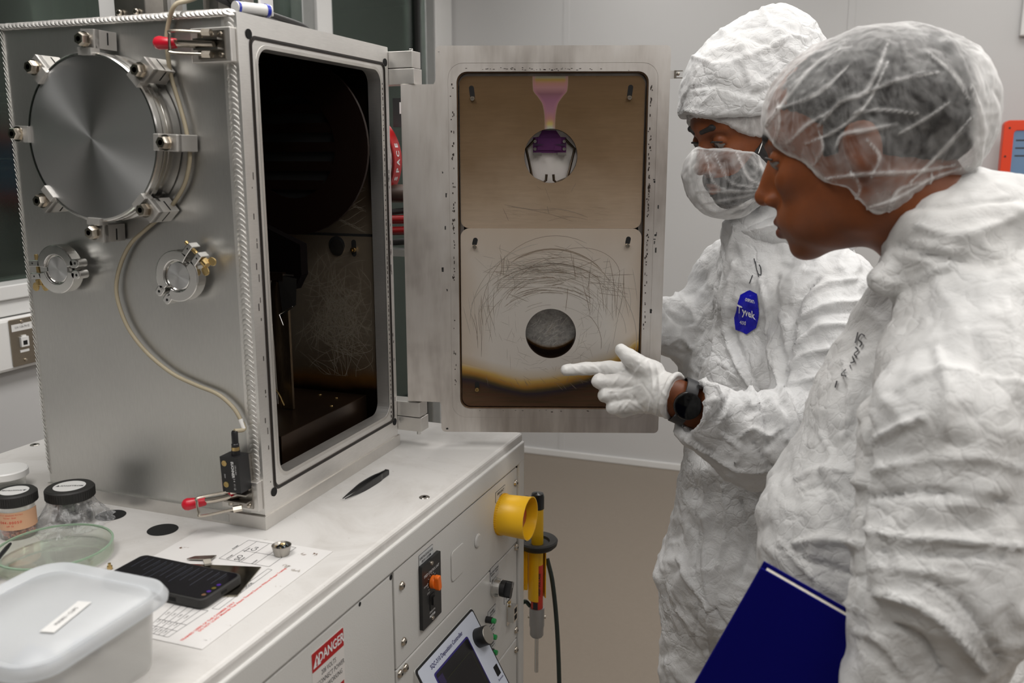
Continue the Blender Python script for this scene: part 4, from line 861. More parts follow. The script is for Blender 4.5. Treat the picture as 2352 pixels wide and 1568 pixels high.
mb = MB(); T = TR((.198, .1836, 0)); mb.lathe([(.0475, -.034), (0, -.034)], port2.mat, T, n=56, cap=False); mb.ring([(x*.0475, y*.0475) for x, y in circ], [(x*.0452, y*.0452) for x, y in circ], -.034, -.009, metal('port_wall_dark', (.05, .03, .02), .35), T)
for k in range(70):
    a = rs.uniform(0, 2*PI); r = rs.uniform(0, .032); x, y = .198+r*math.cos(a), .1836+r*math.sin(a)+.004; an = rs.uniform(.2, 1.3); L = rs.uniform(.006, .022); cu = rs.uniform(-10, 10)
    ribbon(mb, [(x+(j/5-.5)*L*math.cos(an)-cu*((j/5-.5)*L)**2, y+(j/5-.5)*L*math.sin(an)) for j in range(6)], rs.uniform(.0003, .0006), rs.choice((bsc, fsc)), None, -.0338)
tag(mb.build('blanked_port', dfm, frame=DM), 'scratched grey disc, brown at its foot')
# catch on the free edge
mb = MB(); mb.box((.3965, .6275, -.012), (.4085, .6405, -.008), M['alu_light']); mb.lathe([(.003, -.008), (.003, -.004), (0, -.0035)], M['nickel'], TR((.4105, .6345, 0)), n=12); mb.box((.4045, .6275, -.010), (.4185, .629, -.006), M['nickel']); mb.box((.4045, .639, -.010), (.4185, .6405, -.006), M['nickel']); mb.box((.4045, .628, -.0095), (.407, .640, -.006), M['nickel'])
mb.build('catch', dfm, frame=DM)
# ================================================================ things on the cabinet top
def zt(x, y, z=1.0012): return on(x, y, 2, z)
fs = thing('laminated_form', 'white laminated deposition form lying under the phone on the cabinet top', 'form', (.02, -.17, 1.0))
mb = MB(); c = [(-.0877, -.0355), (.1308, -.0335), (.1285, -.2995), (-.0877, -.3015)]
mb.prism(c[::-1], 1.0004, 1.0010, M['paper'])
def fl(a, b, w_=.0005, mat=None, z=1.0012): 
    A_, B_ = zt(*a, z), zt(*b, z); d = (B_-A_).normalized(); n = V((-d.y, d.x, 0))*w_*.5; mb.add([A_+n, A_-n, B_-n, B_+n], [(0, 1, 2, 3)], mat or M['ink'])
def grid(q, us, vs, w_=.0006):
    """q: four photo corners of a ruled table; us/vs: fractions"""
    P = [zt(*p) for p in q]
    f = lambda u, v: P[0]*(1-u)*(1-v)+P[1]*u*(1-v)+P[2]*u*v+P[3]*(1-u)*v
    def ln(a, b): d = (b-a).normalized(); n = V((-d.y, d.x, 0))*w_*.5; mb.add([a+n, a-n, b-n, b+n], [(0, 1, 2, 3)], M['ink'])
    for u in us: ln(f(u, 0), f(u, 1))
    for v in vs: ln(f(0, v), f(1, v))
    return f
f1 = grid([(503, 1282), (571, 1240), (680, 1257), (618, 1301)], (0, .28, .52, .76, 1)[:0]+(0, 1), (0, 1))
f1 = grid([(522, 1285), (590, 1243), (680, 1257), (618, 1301)], (0, .5, 1), (0, .33, .66, 1))
grid([(487, 1397), (615, 1306), (625, 1308), (502, 1399)], (0, 1), (0, 1))
f2 = grid([(330, 1449), (400, 1388), (478, 1402), (386, 1463)], (0, .22, .45, 1), (0, .2, .4, .6, .8, 1))
RW = Matrix(((0, -1, 0), (1, 0, 0), (0, 0, 1)))                   # reads along +Y
def tx(s, p, size, mat, rot=0): mb.text(s, size, mat, TR(zt(*p), Matrix.Rotation(rot, 3, 'Z') @ RW), bold=.00008)
for p in ((541, 1256), (568, 1262), (528, 1278), (556, 1284), (585, 1290)): tx('POCKET', p, .0035, M['ink'])
tx('Cu', (585, 1260), .011, M['ink'], .2); tx('SiO', (549, 1280), .011, M['ink'], .2)
tx('FRONT DOOR', (560, 1352), .0055, M['ink'])
tx('DO NOT LOAD: Materials That Attack Thermal Sources Without Proper Training', (563, 1372), .0050, M['redink']); tx('TRAINED USERS OF THIS CHAMBER ONLY', (480, 1425), .0050, M['redink'], -.0)
for k in range(12):
    p = f2(.12+.28*(k % 3), .1+.2*(k//3)); mb.text('Cell'+str(k % 3), .0035, M['ink'], TR(p, RW))
bronze = plain('brown_smudge', (.16, .08, .04), .5); lt = plain('pale_smudge', (.50, .46, .42), .5)
rs = random.Random(2)
for (x, y, mt_, n_, s_) in ((691, 1270, bronze, 4, .004), (720, 1272, bronze, 8, .003), (424, 1255, bronze, 6, .003), (660, 1300, lt, 9, .004), (680, 1310, lt, 8, .004), (632, 1327, M['ink'], 2, .0012), (474, 1469, M['dark_steel'], 3, .0015), (640, 1345, lt, 4, .002), (524, 1436, lt, 3, .0016)):
    for k in range(n_):
        p = zt(x+rs.uniform(-9, 9), y+rs.uniform(-3, 3), 1.0013); mb.add([p+V((rs.uniform(-s_, s_), rs.uniform(-s_, s_), 0)) for q in range(3)], [(0, 1, 2)], mt_)
mb.build('sheet', fs)
tg_ = plain('smoky_glass', (.10, .11, .10), .08, 0, Coat_Weight=.5); dg = plain('grey_glass_piece', (.22, .23, .22), .12)
mb = MB(); P = [zt(*p, 1.0015) for p in ((436, 1296), (600, 1303), (545, 1370), (380, 1372))]; mb.prism([(p.x, p.y) for p in P][::-1], 1.0013, 1.0026, metal('tinted_mirror_plate', (.42, .40, .34), .12, var=.03)); mb.prism([(p.x*.97+.002, p.y*.97-.004) for p in P][::-1], 1.00262, 1.0028, metal('tinted_mirror_face', (.30, .28, .23), .16))
tag(mb.build('glass_plate', bevel=.0002), 'dark mirrored glass plate sticking out beneath the phone', 'glass plate')
mb = MB(); P = [zt(*p, 1.004) for p in ((429, 1283), (448, 1277), (497, 1275), (484, 1285))]; mb.prism([(p.x, p.y) for p in P][::-1], 1.0030, 1.0045, M['dark_steel']); tag(mb.build('glass_shard'), 'dark pointed glass shard between the phone and the form table', 'glass shard', 'glass pieces by the phone')
mb = MB(); P = [zt(*p, 1.006) for p in ((466, 1286), (484, 1284), (486, 1294), (470, 1297))]; mb.prism([(p.x, p.y) for p in P][::-1], 1.0045, 1.0070, plain('pale_chip', (.45, .42, .36), .4)); tag(mb.build('glass_chip'), 'small pale square chip on the shard by the phone', 'glass chip')
# phone
pn = thing('smartphone', 'black smartphone with dark text screen lying on the laminated form', 'phone', (-.004, -.191, 1.003))
Tp = TR((-.004, -.191, 1.003)) @ Matrix.Rotation(math.radians(-1.5), 4, 'Z')
mb = MB(); mb.prism(rrect(.160, .0755, .010, 6), 0, .0115, M['rubber'], Tp); mb.build('case', pn, bevel=.002, seg=3)
mb = MB(); mb.prism(rrect(.153, .069, .007, 5), .0116, .0119, plain('phone_screen', (.009, .008, .010), .12), Tp)
dl = plain('screen_text', (.035, .04, .055), .4); pu = plain('purple_icon', (.05, .01, .22), .4); ye = plain('olive_icon', (.12, .10, .01), .4); 
for k in range(13):
    x = -.066+.0105*k; L = rs.uniform(.012, .05); y0 = .030; mb.box((x-.0005, y0-L, .0119), (x+.0005, y0, .0120), dl, Tp)
    if rs.random() < .6: mb.box((x+.003, y0-L*.6, .0119), (x+.0036, y0-.004, .0120), dl, Tp)
for k, mt_ in enumerate((pu, ye, pu, bronze)): mb.lathe([(.0028, .01195), (0, .0120)], mt_, Tp @ TR((.071-.0, -.004-.009*k+.006, 0)), n=12)
mb.build('screen', pn)
mb = MB(); mb.box((.0798, -.005, .004), (.0803, .005, .0075), M['void'], Tp); mb.box((.030, -.0380, .003), (.040, -.0376, .008), M['void'], Tp); mb.build('sockets', pn)
# cup of crystals
cp = thing('crystal_cup', 'tiny metal crucible cup of glittering crystals on the form', 'cup', (.0717, -.0661, 1.0012))
mb = MB(); mb.lathe([(0, 0), (.0100, 0), (.0132, .0135), (.0122, .0135), (.0095, .010), (0, .0100)], M['dark_steel'], TR((.0717, -.0661, 1.0013)), n=36, cap=False); mb.build('cup', cp, smooth=35)
mb = MB(); cr = metal('dark_crystal', (.10, .12, .13), .1)
for k in range(26):
    a = rs.uniform(0, 2*PI); r = rs.uniform(0, .0085); R_ = Matrix.Rotation(rs.uniform(0, 6), 4, V((rs.random(), rs.random(), .3)).normalized()); s_ = rs.uniform(.0008, .0016); mb.box((-s_, -s_, -s_), (s_, s_, s_), cr if k % 5 else M['brass'], TR((.0717+r*math.cos(a), -.0661+r*math.sin(a), 1.0122)) @ R_)
tag(mb.build('crystals', cp), kind='stuff')
# tweezers
tw = thing('tweezers', 'black tweezers lying on the cabinet top in front of the chamber', 'tweezers', (.053, .197, 1.0))
a = V((.0487, .1348, 1.0035)); b = V((.0575, .2594, 1.0055)); d = (b-a).normalized(); n_ = V((-d.y, d.x, 0))
for s in (-1, 1):
    mb = MB(); pts = []; L = (b-a).length; vs = []; N_ = 14
    for i in range(N_+1):
        t_ = i/N_; c = b.lerp(a, t_) + n_*s*(.0012+.0052*math.sin(PI*min(1, t_*1.0))**.8*(.35 if t_ < .2 else .8) + .0008); hw = .0030*(1 if t_ < .55 else 1-(t_-.55)*1.9); hh = .0105*(.8+.25*math.sin(PI*min(1, t_*1.4)))*(1 if t_ < .6 else max(.18, 1-(t_-.6)*2.1))
        for du, dz in ((-.35, -.5), (.35, -.5), (.35, .5), (-.35, .5)): vs.append(c+n_*du*.004*max(.25, hw/.003)+V((0, 0, dz*hh)))
    fs_ = [(4*i+k, 4*i+(k+1) % 4, 4*i+4+(k+1) % 4, 4*i+4+k) for i in range(N_) for k in range(4)]+[(3, 2, 1, 0), tuple(range(4*N_, 4*N_+4))]
    mb.add(vs, fs_, M['black']); mb.build('arm', tw, bevel=.0006)
mb = MB(); mb.prism([(p[0], p[1]) for p in ()] or rrect(.006, .010, .003, 5), -.003, .003, M['black'], TR(b+d*.001, axes(n_, (0, 0, 1)))); mb.build('joint', tw, bevel=.001)
# jars
clear = NT('clear_plastic'); tr_ = clear.n('ShaderNodeBsdfTransparent', {'Color': (.93, .93, .92, 1)}); g_ = clear.n('ShaderNodeBsdfGlossy', {'Roughness': .06, 'Color': (1, 1, 1, 1)}); lw = clear.n('ShaderNodeLayerWeight', {'Blend': .35}); mx = clear.n('ShaderNodeMixShader', {0: clear.m('MULTIPLY_ADD', lw.outputs[1], .45, .05)})
clear.nt.links.new(tr_.outputs[0], mx.inputs[1]); clear.nt.links.new(g_.outputs[0], mx.inputs[2]); clear.nt.links.new(mx.outputs[0], clear.out.inputs[0]); M['clear'] = clear.mat
def jar(cx, cy, r, h, label, name, content):
    t = thing(name, label, 'jar', (cx, cy, 1.0)); T = TR((cx, cy, 1.0))
    lh = .017 if h > .05 else .013; rb = r*.86
    mb = MB(); mb.lathe([(0, .0003), (rb*.92, .0003), (rb*.95, .002), (rb, h-lh), (rb, h-.002), (rb-.0012, h-.002), (rb-.0012, .003), (0, .003)], M['clear'], T, n=48, cap=False); mb.build('glass_body', t, smooth=40)
    mb = MB(); mt_ = M['rubber'] if content != 'white' else M['white_plastic']; mb.lathe([(r-.002, h-lh), (r, h-lh+.0015), (r, h-.002), (r-.002, h), (0, h)], mt_, T, n=60, cap=False)
    if content != 'white':
        for k in range(60): mb.box((r-.0008, -.0006, h-lh+.002), (r+.0006, .0006, h-.003), mt_, T @ Matrix.Rotation(2*PI*k/60, 4, 'Z'))
    ld_ = mb.build('lid', t, smooth=40)
    if content != 'white':
        mb = MB(); mb.lathe([(r*.66, h+.0002), (0, h+.0003)], M['white_plastic'], T, n=40); Tt = T @ TR((0, 0, h+.0005)) @ Matrix.Rotation(math.radians(24 if r > .03 else 205), 4, 'Z')
        mb.text('ANGSTROM', r*.20, M['ink'], Tt @ TR((r*.1, 0, 0)), squeeze=.9, bold=.0001); mb.add([(-r*.56, -r*.08, 0), (-r*.40, -r*.08, 0), (-r*.48, r*.1, 0)], [(0, 1, 2)], M['ink'], Tt); mb.build('round_label', ld_)
    return t, T, rb
j1, T1, r1 = jar(-.3183, -.1366, .0285, .066, 'clear jar of orange granules with black lid, leftmost on the cabinet', 'specimen_jar', 'orange')
j1['label'] = 'clear black-lidded jar of orange granules with a tan label'
mb = MB()
gran = plain('orange_granule', (.85, .20, .07), .4); gran2 = plain('pale_orange_granule', (.90, .42, .25), .4)
for k in range(420):
    a = rs.uniform(0, 2*PI); r = (r1-.0028)*math.sqrt(rs.random()); z = .0045+rs.random()*.011*(1-.25*r/r1); s_ = rs.uniform(.0008, .0014); R_ = Matrix.Rotation(rs.uniform(0, 6), 4, V((rs.random(), rs.random(), .3)).normalized())
    mb.box((-s_, -s_, -s_), (s_, s_, s_), gran if k % 3 else gran2, T1 @ TR((r*math.cos(a), r*math.sin(a), z)) @ R_)
tag(mb.build('orange_granules'), 'orange granules filling the bottom of the left black-lidded jar', 'granules', kind='stuff')
tan_ = plain('tan_paper_label', (.75, .44, .27), .6)
mb = MB(); n_ = 40; vs = []; 
for k in range(n_+1):
    a = math.radians(-150+190*k/n_); 
    for z in (.016, .042): vs.append(((r1+.0004)*math.cos(a), (r1+.0004)*math.sin(a), z))
mb.add(vs, [(2*k, 2*k+2, 2*k+3, 2*k+1) for k in range(n_)], tan_, T1)
for k, (s_, z, b_) in enumerate((('Material Advanced Pellets', .0385, .0022), ('1044-00050', .0275, .0052), ('Thermal Chem', .0345, .0022), ('LOT 55', .0225, .0026))):
    for j, chh in enumerate(s_):
        a = math.radians(-62)+(j-len(s_)/2)*b_*.62/r1; mb.text(chh, b_, M['redink'], T1 @ Matrix.Rotation(a, 4, 'Z') @ TR((r1+.0008, 0, z), Matrix(((0, 0, 1), (1, 0, 0), (0, 1, 0)))), bold=.00006)
mb.build('paper_label', j1)
j2, T2, r2 = jar(-.2839, -.0741, .0335, .055, 'clear jar of grey lumps with black lid wrapped in plastic bag', 'specimen_jar', 'grey')
j2['label'] = 'black-lidded jar of grey lumps standing in a crumpled clear bag'
mb = MB(); gy = plain('grey_lump', (.16, .165, .17), .45)
for k in range(130):
    a = rs.uniform(0, 2*PI); r = (r2-.005)*math.sqrt(rs.random()); z = .006+rs.random()*.022; s_ = rs.uniform(.002, .0038); R_ = Matrix.Rotation(rs.uniform(0, 6), 4, V((rs.random(), rs.random(), .3)).normalized())
    mb.box((-s_, -s_*.7, -s_), (s_, s_*.7, s_), gy, T2 @ TR((r*math.cos(a), r*math.sin(a), z)) @ R_)
tag(mb.build('grey_lumps'), 'grey material lumps inside the bagged black-lidded jar', 'lumps', kind='stuff')
jar(-.4900, -.006, .033, .034, 'low white-lidded jar at the left edge beside the chamber', 'specimen_jar', 'white')
film = NT('crinkled_clear_film'); tr_ = film.n('ShaderNodeBsdfTransparent', {'Color': (.97, .97, .97, 1)}); g_ = film.n('ShaderNodeBsdfPrincipled', {'Roughness': .25, 'Base Color': (.80, .80, .80, 1)}); cn = film.ramp(film.noise(55, 4, .7, dist=1.2), [(.45, .10), (.62, .75)]); lw = film.n('ShaderNodeLayerWeight', {'Blend': .4})
mx = film.n('ShaderNodeMixShader', {0: film.m('MULTIPLY_ADD', lw.outputs[1], .3, film.m('MULTIPLY', cn, .5), clamp=True)}); bp = film.n('ShaderNodeBump', {'Height': film.noise(70, 3, .6, dist=1.5), 'Strength': 1, 'Distance': .004}); film.nt.links.new(bp.outputs[0], g_.inputs['Normal'])
film.nt.links.new(tr_.outputs[0], mx.inputs[1]); film.nt.links.new(g_.outputs[0], mx.inputs[2]); film.nt.links.new(mx.outputs[0], film.out.inputs[0])
mb = MB(); N_ = 72; rows = 12; vs = []
for i in range(rows+1):
    t_ = i/rows; z = .040*(1-t_)**1.2+.001
    for k in range(N_):
        a = 2*PI*k/N_; r = .0305+.030*t_**1.5*(.75+.45*abs(noise.noise((math.cos(a)*1.6, math.sin(a)*1.6, 3)))*2)+.003*noise.noise((math.cos(a)*6, math.sin(a)*6, t_*4)); vs.append((r*math.cos(a), r*math.sin(a), max(.0006, z+.004*noise.noise((math.cos(a)*5, math.sin(a)*5, t_*5+9))*(1-abs(2*t_-1)))))
mb.add(vs, [(i*N_+k, i*N_+(k+1) % N_, (i+1)*N_+(k+1) % N_, (i+1)*N_+k) for i in range(rows) for k in range(N_)], film.mat, T2)
tag(mb.build('plastic_bag', smooth=True), 'crumpled clear plastic bag gathered round the grey-lump jar', 'bag')
# petri dish
gg = NT('greenish_dish_glass'); tr_ = gg.n('ShaderNodeBsdfTransparent', {'Color': (.975, .985, .97, 1)}); g_ = gg.n('ShaderNodeBsdfGlossy', {'Roughness': .05, 'Color': (.75, .85, .72, 1)}); lw = gg.n('ShaderNodeLayerWeight', {'Blend': .45}); mx = gg.n('ShaderNodeMixShader', {0: gg.m('MULTIPLY_ADD', lw.outputs[1], .35, .03)})
gg.nt.links.new(tr_.outputs[0], mx.inputs[1]); gg.nt.links.new(g_.outputs[0], mx.inputs[2]); gg.nt.links.new(mx.outputs[0], gg.out.inputs[0])
pd = thing('petri_dish', 'round greenish glass petri dish with dark flakes, behind the plastic container', 'dish', (-.205, -.180, 1.0))
mb = MB(); T = TR((-.205, -.180, 1.0)); mb.lathe([(0, .0005), (.069, .0005), (.0715, .002), (.0725, .0185), (.072, .0195), (.0705, .0185), (.0695, .003), (0, .0025)], gg.mat, T, n=72, cap=False); mb.lathe([(.0727, .0180), (.0728, .0200), (.0700, .0200), (.0700, .0180)], plain('dish_rim_glass', (.30, .42, .30), .1), T, n=72, cap=False); mb.build('dish', pd, smooth=50)
for (x, y) in ((88, 1308), (155, 1303), (168, 1306)):
    p = on(x, y, 2, 1.0035); mb = MB(); mb.add([p+V((-.005, -.002, 0)), p+V((.004, -.003, 0)), p+V((.005, .002, .001)), p+V((-.003, .0035, 0)), p+V((-.005, -.002, .001)), p+V((.004, -.003, .001)), p+V((.005, .002, .002)), p+V((-.003, .0035, .001))], [(3, 2, 1, 0), (4, 5, 6, 7), (0, 1, 5, 4), (1, 2, 6, 5), (2, 3, 7, 6), (3, 0, 4, 7)], plain('dark_flake', (.05, .035, .025), .4) if 'dark_flake' not in bpy.data.materials else bpy.data.materials['dark_flake'])
    tag(mb.build('flake'), 'small dark flake lying inside the petri dish', 'flake', 'flakes in the petri dish')
a = on(22, 1250, 2, 1.026); b = on(-70, 1360, 2, 1.020); mb = MB(); mb.tube([a, a.lerp(b, .1), b], [.0035, .0048, .0045], M['black'], n=12, flat=.6)
tag(mb.build('probe_tool', smooth=50), 'black tool handle resting on the left rim of the petri dish', 'tool')
p = on(252, 1302, 2, 1.003); mb = MB(); mb.lathe([(.0035, 0), (.0035, .004), (.002, .0045), (.002, .008), (0, .0085)], M['brass'], TR((p.x, p.y, 1.0005)), n=12); tag(mb.build('brass_screw'), 'tiny brass screw standing between petri dish and phone', 'screw')
# translucent food-style container
mk = NT('milky_plastic'); tr_ = mk.n('ShaderNodeBsdfTransparent', {'Color': (.93, .95, .97, 1)}); p_ = mk.n('ShaderNodeBsdfPrincipled', {'Roughness': .32, 'Base Color': (.74, .76, .78, 1)}); mx = mk.n('ShaderNodeMixShader', {0: .62}); mk.nt.links.new(tr_.outputs[0], mx.inputs[1]); mk.nt.links.new(p_.outputs[0], mx.inputs[2]); mk.nt.links.new(mx.outputs[0], mk.out.inputs[0])
mk2 = NT('milky_plastic_side'); tr_ = mk2.n('ShaderNodeBsdfTransparent', {'Color': (.95, .95, .94, 1)}); p_ = mk2.n('ShaderNodeBsdfPrincipled', {'Roughness': .28, 'Base Color': (.70, .69, .67, 1)}); mx = mk2.n('ShaderNodeMixShader', {0: .45}); mk2.nt.links.new(tr_.outputs[0], mx.inputs[1]); mk2.nt.links.new(p_.outputs[0], mx.inputs[2]); mk2.nt.links.new(mx.outputs[0], mk2.out.inputs[0])
ct = thing('storage_container', 'translucent lidded plastic container with white label at lower left', 'container', (.035, -.412, 1.0)); T = TR((.035, -.412, 1.0))
mb = MB(); n8 = 8; secs = [(.138, .148, .022, .001), (.142, .152, .024, .004), (.156, .166, .03, .078), (.153, .163, .029, .078), (.139, .149, .023, .006), (.10, .10, .02, .004)]
vs = []; 
for w_, h_, r_, z in secs: vs += [(x, y, z) for x, y in rrect(w_, h_, r_, n8)]
m_ = 4*(n8+1); mb.add(vs, [(i*m_+k, i*m_+(k+1) % m_, (i+1)*m_+(k+1) % m_, (i+1)*m_+k) for i in range(len(secs)-1) for k in range(m_)]+[tuple(range((len(secs)-1)*m_, len(secs)*m_))], mk2.mat, T); mb.build('tub', ct, smooth=40)
secs = [(.166, .176, .030, .074), (.178, .188, .034, .075), (.180, .190, .035, .080), (.172, .182, .033, .0875), (.164, .174, .031, .0875), (.154, .164, .029, .0825), (.148, .158, .027, .0822), (.144, .154, .026, .0845), (.05, .05, .02, .0850)]
mb = MB(); vs = []
for w_, h_, r_, z in secs: vs += [(x, y, z) for x, y in rrect(w_, h_, r_, n8)]
mb.add(vs, [(i*m_+k, i*m_+(k+1) % m_, (i+1)*m_+(k+1) % m_, (i+1)*m_+k) for i in range(len(secs)-1) for k in range(m_)]+[tuple(range((len(secs)-1)*m_, len(secs)*m_))], mk.mat, T)
mb.build('lid', ct, smooth=50)
a, b = on(122, 1440, 2, 1.0865), on(182, 1392, 2, 1.0865); c_ = (a+b)/2; d = (b-a).normalized(); Tl = TR(c_, Matrix((d, V((-d.y, d.x, 0)), (0, 0, 1))).transposed())
mb = MB(); mb.box((-.030, -.0072, 0), (.030, .0072, .0004), M['white_plastic'], Tl); mb.text('MASKS / CLIPS', .0055, M['ink'], Tl @ TR((0, 0, .0006))); mb.build('label_strip', ct)
for k, (x, y, z, s_) in enumerate(((.0, -.40, 1.02, .022), (.04, -.37, 1.025, .018), (.02, -.44, 1.03, .02), (.07, -.44, 1.02, .019), (.05, -.42, 1.035, .012))):
    mb = MB(); mb.prism(rrect(s_*1.6, s_*1.1, .003, 2), -.004, .004, plain('grey_pouch', (.30, .32, .36), .5) if k == 0 else bpy.data.materials['grey_pouch'], TR((x, y, z)) @ Matrix.Rotation(.5*k, 4, 'Z') @ Matrix.Rotation(.3, 4, 'X'))
    tag(mb.build('parts_pouch'), 'blurred grey pouch showing through the storage container', 'pouch', 'pouches inside the storage container')
# ================================================================ sculpting in signed distances
def smin(a, b, k):
    h = np.clip(.5+.5*(b-a)/k, 0, 1); return b*(1-h)+a*h-k*h*(1-h)
def smax(a, b, k): return -smin(-a, -b, k)
A3 = lambda v: np.array([float(q) for q in v], np.float32)
def cone(P, a, b, ra, rb, L=None, kL=1.0):
    a = A3(a); b = A3(b); d = b-a; t = np.clip(((P-a) @ d)/max(1e-9, float(d @ d)), 0, 1); q = P-a-t[:, None]*d
    if L is not None: L = A3(L); q = q-np.outer(q @ L, L)*(1-1/kL)
    return np.sqrt((q*q).sum(1))-(ra+(rb-ra)*t)
def ell(P, c, r, R=None):
    q = P-A3(c)
    if R is not None: q = q @ np.array([[float(x) for x in row] for row in R], np.float32)      # columns of R are the axes
    r = np.array(r, np.float32); k0 = np.sqrt(((q/r)**2).sum(1)); k1 = np.sqrt(((q/(r*r))**2).sum(1))+1e-9
    return k0*(k0-1)/k1
def iso(f, lo, hi, h):
    """surface nets over a block-sparse grid"""
    lo = np.array(lo, np.float32); B = 8; nb = np.ceil((np.array(hi)-lo)/(h*B)).astype(int); N = nb*B+1
    bc = np.stack(np.meshgrid(*[np.arange(n) for n in nb], indexing='ij'), -1).reshape(-1, 3)
    cen = lo+(bc+.5)*B*h; dc = f(cen.astype(np.float32)); act = np.abs(dc) < .87*B*h*1.9+.004
    vol = np.ones(N, np.float32)
    for (i, j, k), d in zip(bc[~act], dc[~act]):
        if d < 0: vol[i*B:i*B+B+1, j*B:j*B+B+1, k*B:k*B+B+1] = -1
    loc = np.stack(np.meshgrid(*[np.arange(B+1)]*3, indexing='ij'), -1).reshape(-1, 3)
    ab = bc[act]
    for s in range(0, len(ab), 400):
        c = ab[s:s+400]; idx = (c[:, None, :]*B+loc[None]); val = f((lo+idx.reshape(-1, 3)*h).astype(np.float32)).reshape(len(c), -1)
        idx = idx.reshape(-1, 3); vol[idx[:, 0], idx[:, 1], idx[:, 2]] = val.ravel()
    ins = vol < 0; c = np.zeros(np.array(N)-1, np.int8)
    for dx in (0, 1):
        for dy in (0, 1):
            for dz in (0, 1): c += ins[dx:N[0]-1+dx, dy:N[1]-1+dy, dz:N[2]-1+dz]
    ac = np.argwhere((c > 0) & (c < 8)); vid = -np.ones(c.shape, np.int32); vid[tuple(ac.T)] = np.arange(len(ac))
    sm = np.zeros((len(ac), 3)); ct = np.zeros(len(ac))
    for ax in range(3):
        for u in (0, 1):
            for v in (0, 1):
                o1 = [0, 0, 0]; oth = [q for q in range(3) if q != ax]; o1[oth[0]] = u; o1[oth[1]] = v; o2 = list(o1); o2[ax] = 1
                p1 = ac+o1; p2 = ac+o2; a = vol[tuple(p1.T)]; b = vol[tuple(p2.T)]; m = (a < 0) != (b < 0)
                t = a[m]/(a[m]-b[m]); q = p1[m].astype(float); q[:, ax] += t; sm[m] += q; ct[m] += 1
    verts = lo+(sm/ct[:, None])*h; faces = []
    for ax in range(3):
        sl1 = [slice(None)]*3; sl2 = [slice(None)]*3; sl1[ax] = slice(0, -1); sl2[ax] = slice(1, None)
        e = np.argwhere(ins[tuple(sl1)] != ins[tuple(sl2)]); o = [q for q in range(3) if q != ax]
        e = e[(e[:, o[0]] > 0) & (e[:, o[1]] > 0) & (e[:, o[0]] < N[o[0]]-1) & (e[:, o[1]] < N[o[1]]-1)]
        q = []
        for u, v in ((0, 0), (1, 0), (1, 1), (0, 1)):
            p = e.copy(); p[:, o[0]] -= u; p[:, o[1]] -= v; q.append(vid[tuple(p.T)])
        q = np.stack(q, 1); inside = ins[tuple(e.T)]
        flip = inside if ax != 1 else ~inside
        q[flip] = q[flip][:, ::-1]; faces.append(q[(q >= 0).all(1)])
    F_ = np.concatenate(faces)[:, ::-1]
    # drop small disconnected crumbs
    me = bpy.data.meshes.new('sculpt'); me.vertices.add(len(verts)); me.vertices.foreach_set('co', verts.astype(np.float32).ravel())
    me.loops.add(len(F_)*4); me.loops.foreach_set('vertex_index', F_.astype(np.int32).ravel()); me.polygons.add(len(F_)); me.polygons.foreach_set('loop_start', np.arange(0, len(F_)*4, 4, dtype=np.int32))
    me.update(calc_edges=True); me.validate(); me.shade_smooth(); return me
def getco(me): co = np.empty(len(me.vertices)*3, np.float32); me.vertices.foreach_get('co', co); return co.reshape(-1, 3)
def getno(me): no = np.empty(len(me.vertices)*3, np.float32); me.vertex_normals.foreach_get('vector', no); return no.reshape(-1, 3)
def setco(me, co): me.vertices.foreach_set('co', co.astype(np.float32).ravel()); me.update()
def relax(me, n=2, f=.5):
    ed = np.empty(len(me.edges)*2, np.int32); me.edges.foreach_get('vertices', ed); ed = ed.reshape(-1, 2); co = getco(me).astype(float)
    for _ in range(n):
        s = np.zeros_like(co); c = np.zeros(len(co)); np.add.at(s, ed[:, 0], co[ed[:, 1]]); np.add.at(s, ed[:, 1], co[ed[:, 0]]); np.add.at(c, ed[:, 0], 1); np.add.at(c, ed[:, 1], 1)
        co += f*(s/np.maximum(c, 1)[:, None]-co)
    setco(me, co)
def crumple(co, layers, seed=0):
    """creased-sheet height: sums of folded noise, sharp at the creases"""
    out = np.zeros(len(co)); nn = noise.noise
    for i, (sc, amp, warp) in enumerate(layers):
        o = 17.3*i+seed; vals = np.empty(len(co))
        for k, (x, y, z) in enumerate(co.tolist()):
            if warp: w_ = nn((x*sc*.6+o, y*sc*.6, z*sc*.6))*warp; vals[k] = nn((x*sc+w_, y*sc-w_+o, z*sc+w_*.5))
            else: vals[k] = nn((x*sc, y*sc+o, z*sc))
        out += amp*((.32-2*np.abs(vals)) if i % 2 == 0 else (2*np.abs(vals)-.32))
    return out
def to_px(co):
    d = co-A3(CAM); z = d @ A3(FW); return np.stack([1176+FPX*(d @ A3(RT))/z, 784-FPX*(d @ A3(UP))/z], 1)
def folds(co, lines, near=None):
    """traced cloth folds: (points, half width px, height m)"""
    px = to_px(co); out = np.zeros(len(co))
    for pts, w_, h_ in lines:
        P = np.array([(p[0], p[1]) for p in spline([(x, y, 0) for x, y in pts], 4)]) if len(pts) > 2 else np.array(pts, float); best = np.full(len(co), 1e9); L = len(P)-1
        for i in range(L):
            a = P[i]; d = P[i+1]-a; t = np.clip(((px-a) @ d)/(d @ d), 0, 1); q = px-a-t[:, None]*d; s = ((i+t)/L); dist = np.sqrt((q*q).sum(1))/(.35+.65*np.sin(PI*np.clip(s, .06, .94))); best = np.minimum(best, dist)
        out += h_*np.exp(-(best/w_)**1.6)
    return out
def frame_of(o, F, U):
    Lf = U.cross(F); return Matrix.Translation(o) @ Matrix((F, Lf, U)).transposed().to_4x4()
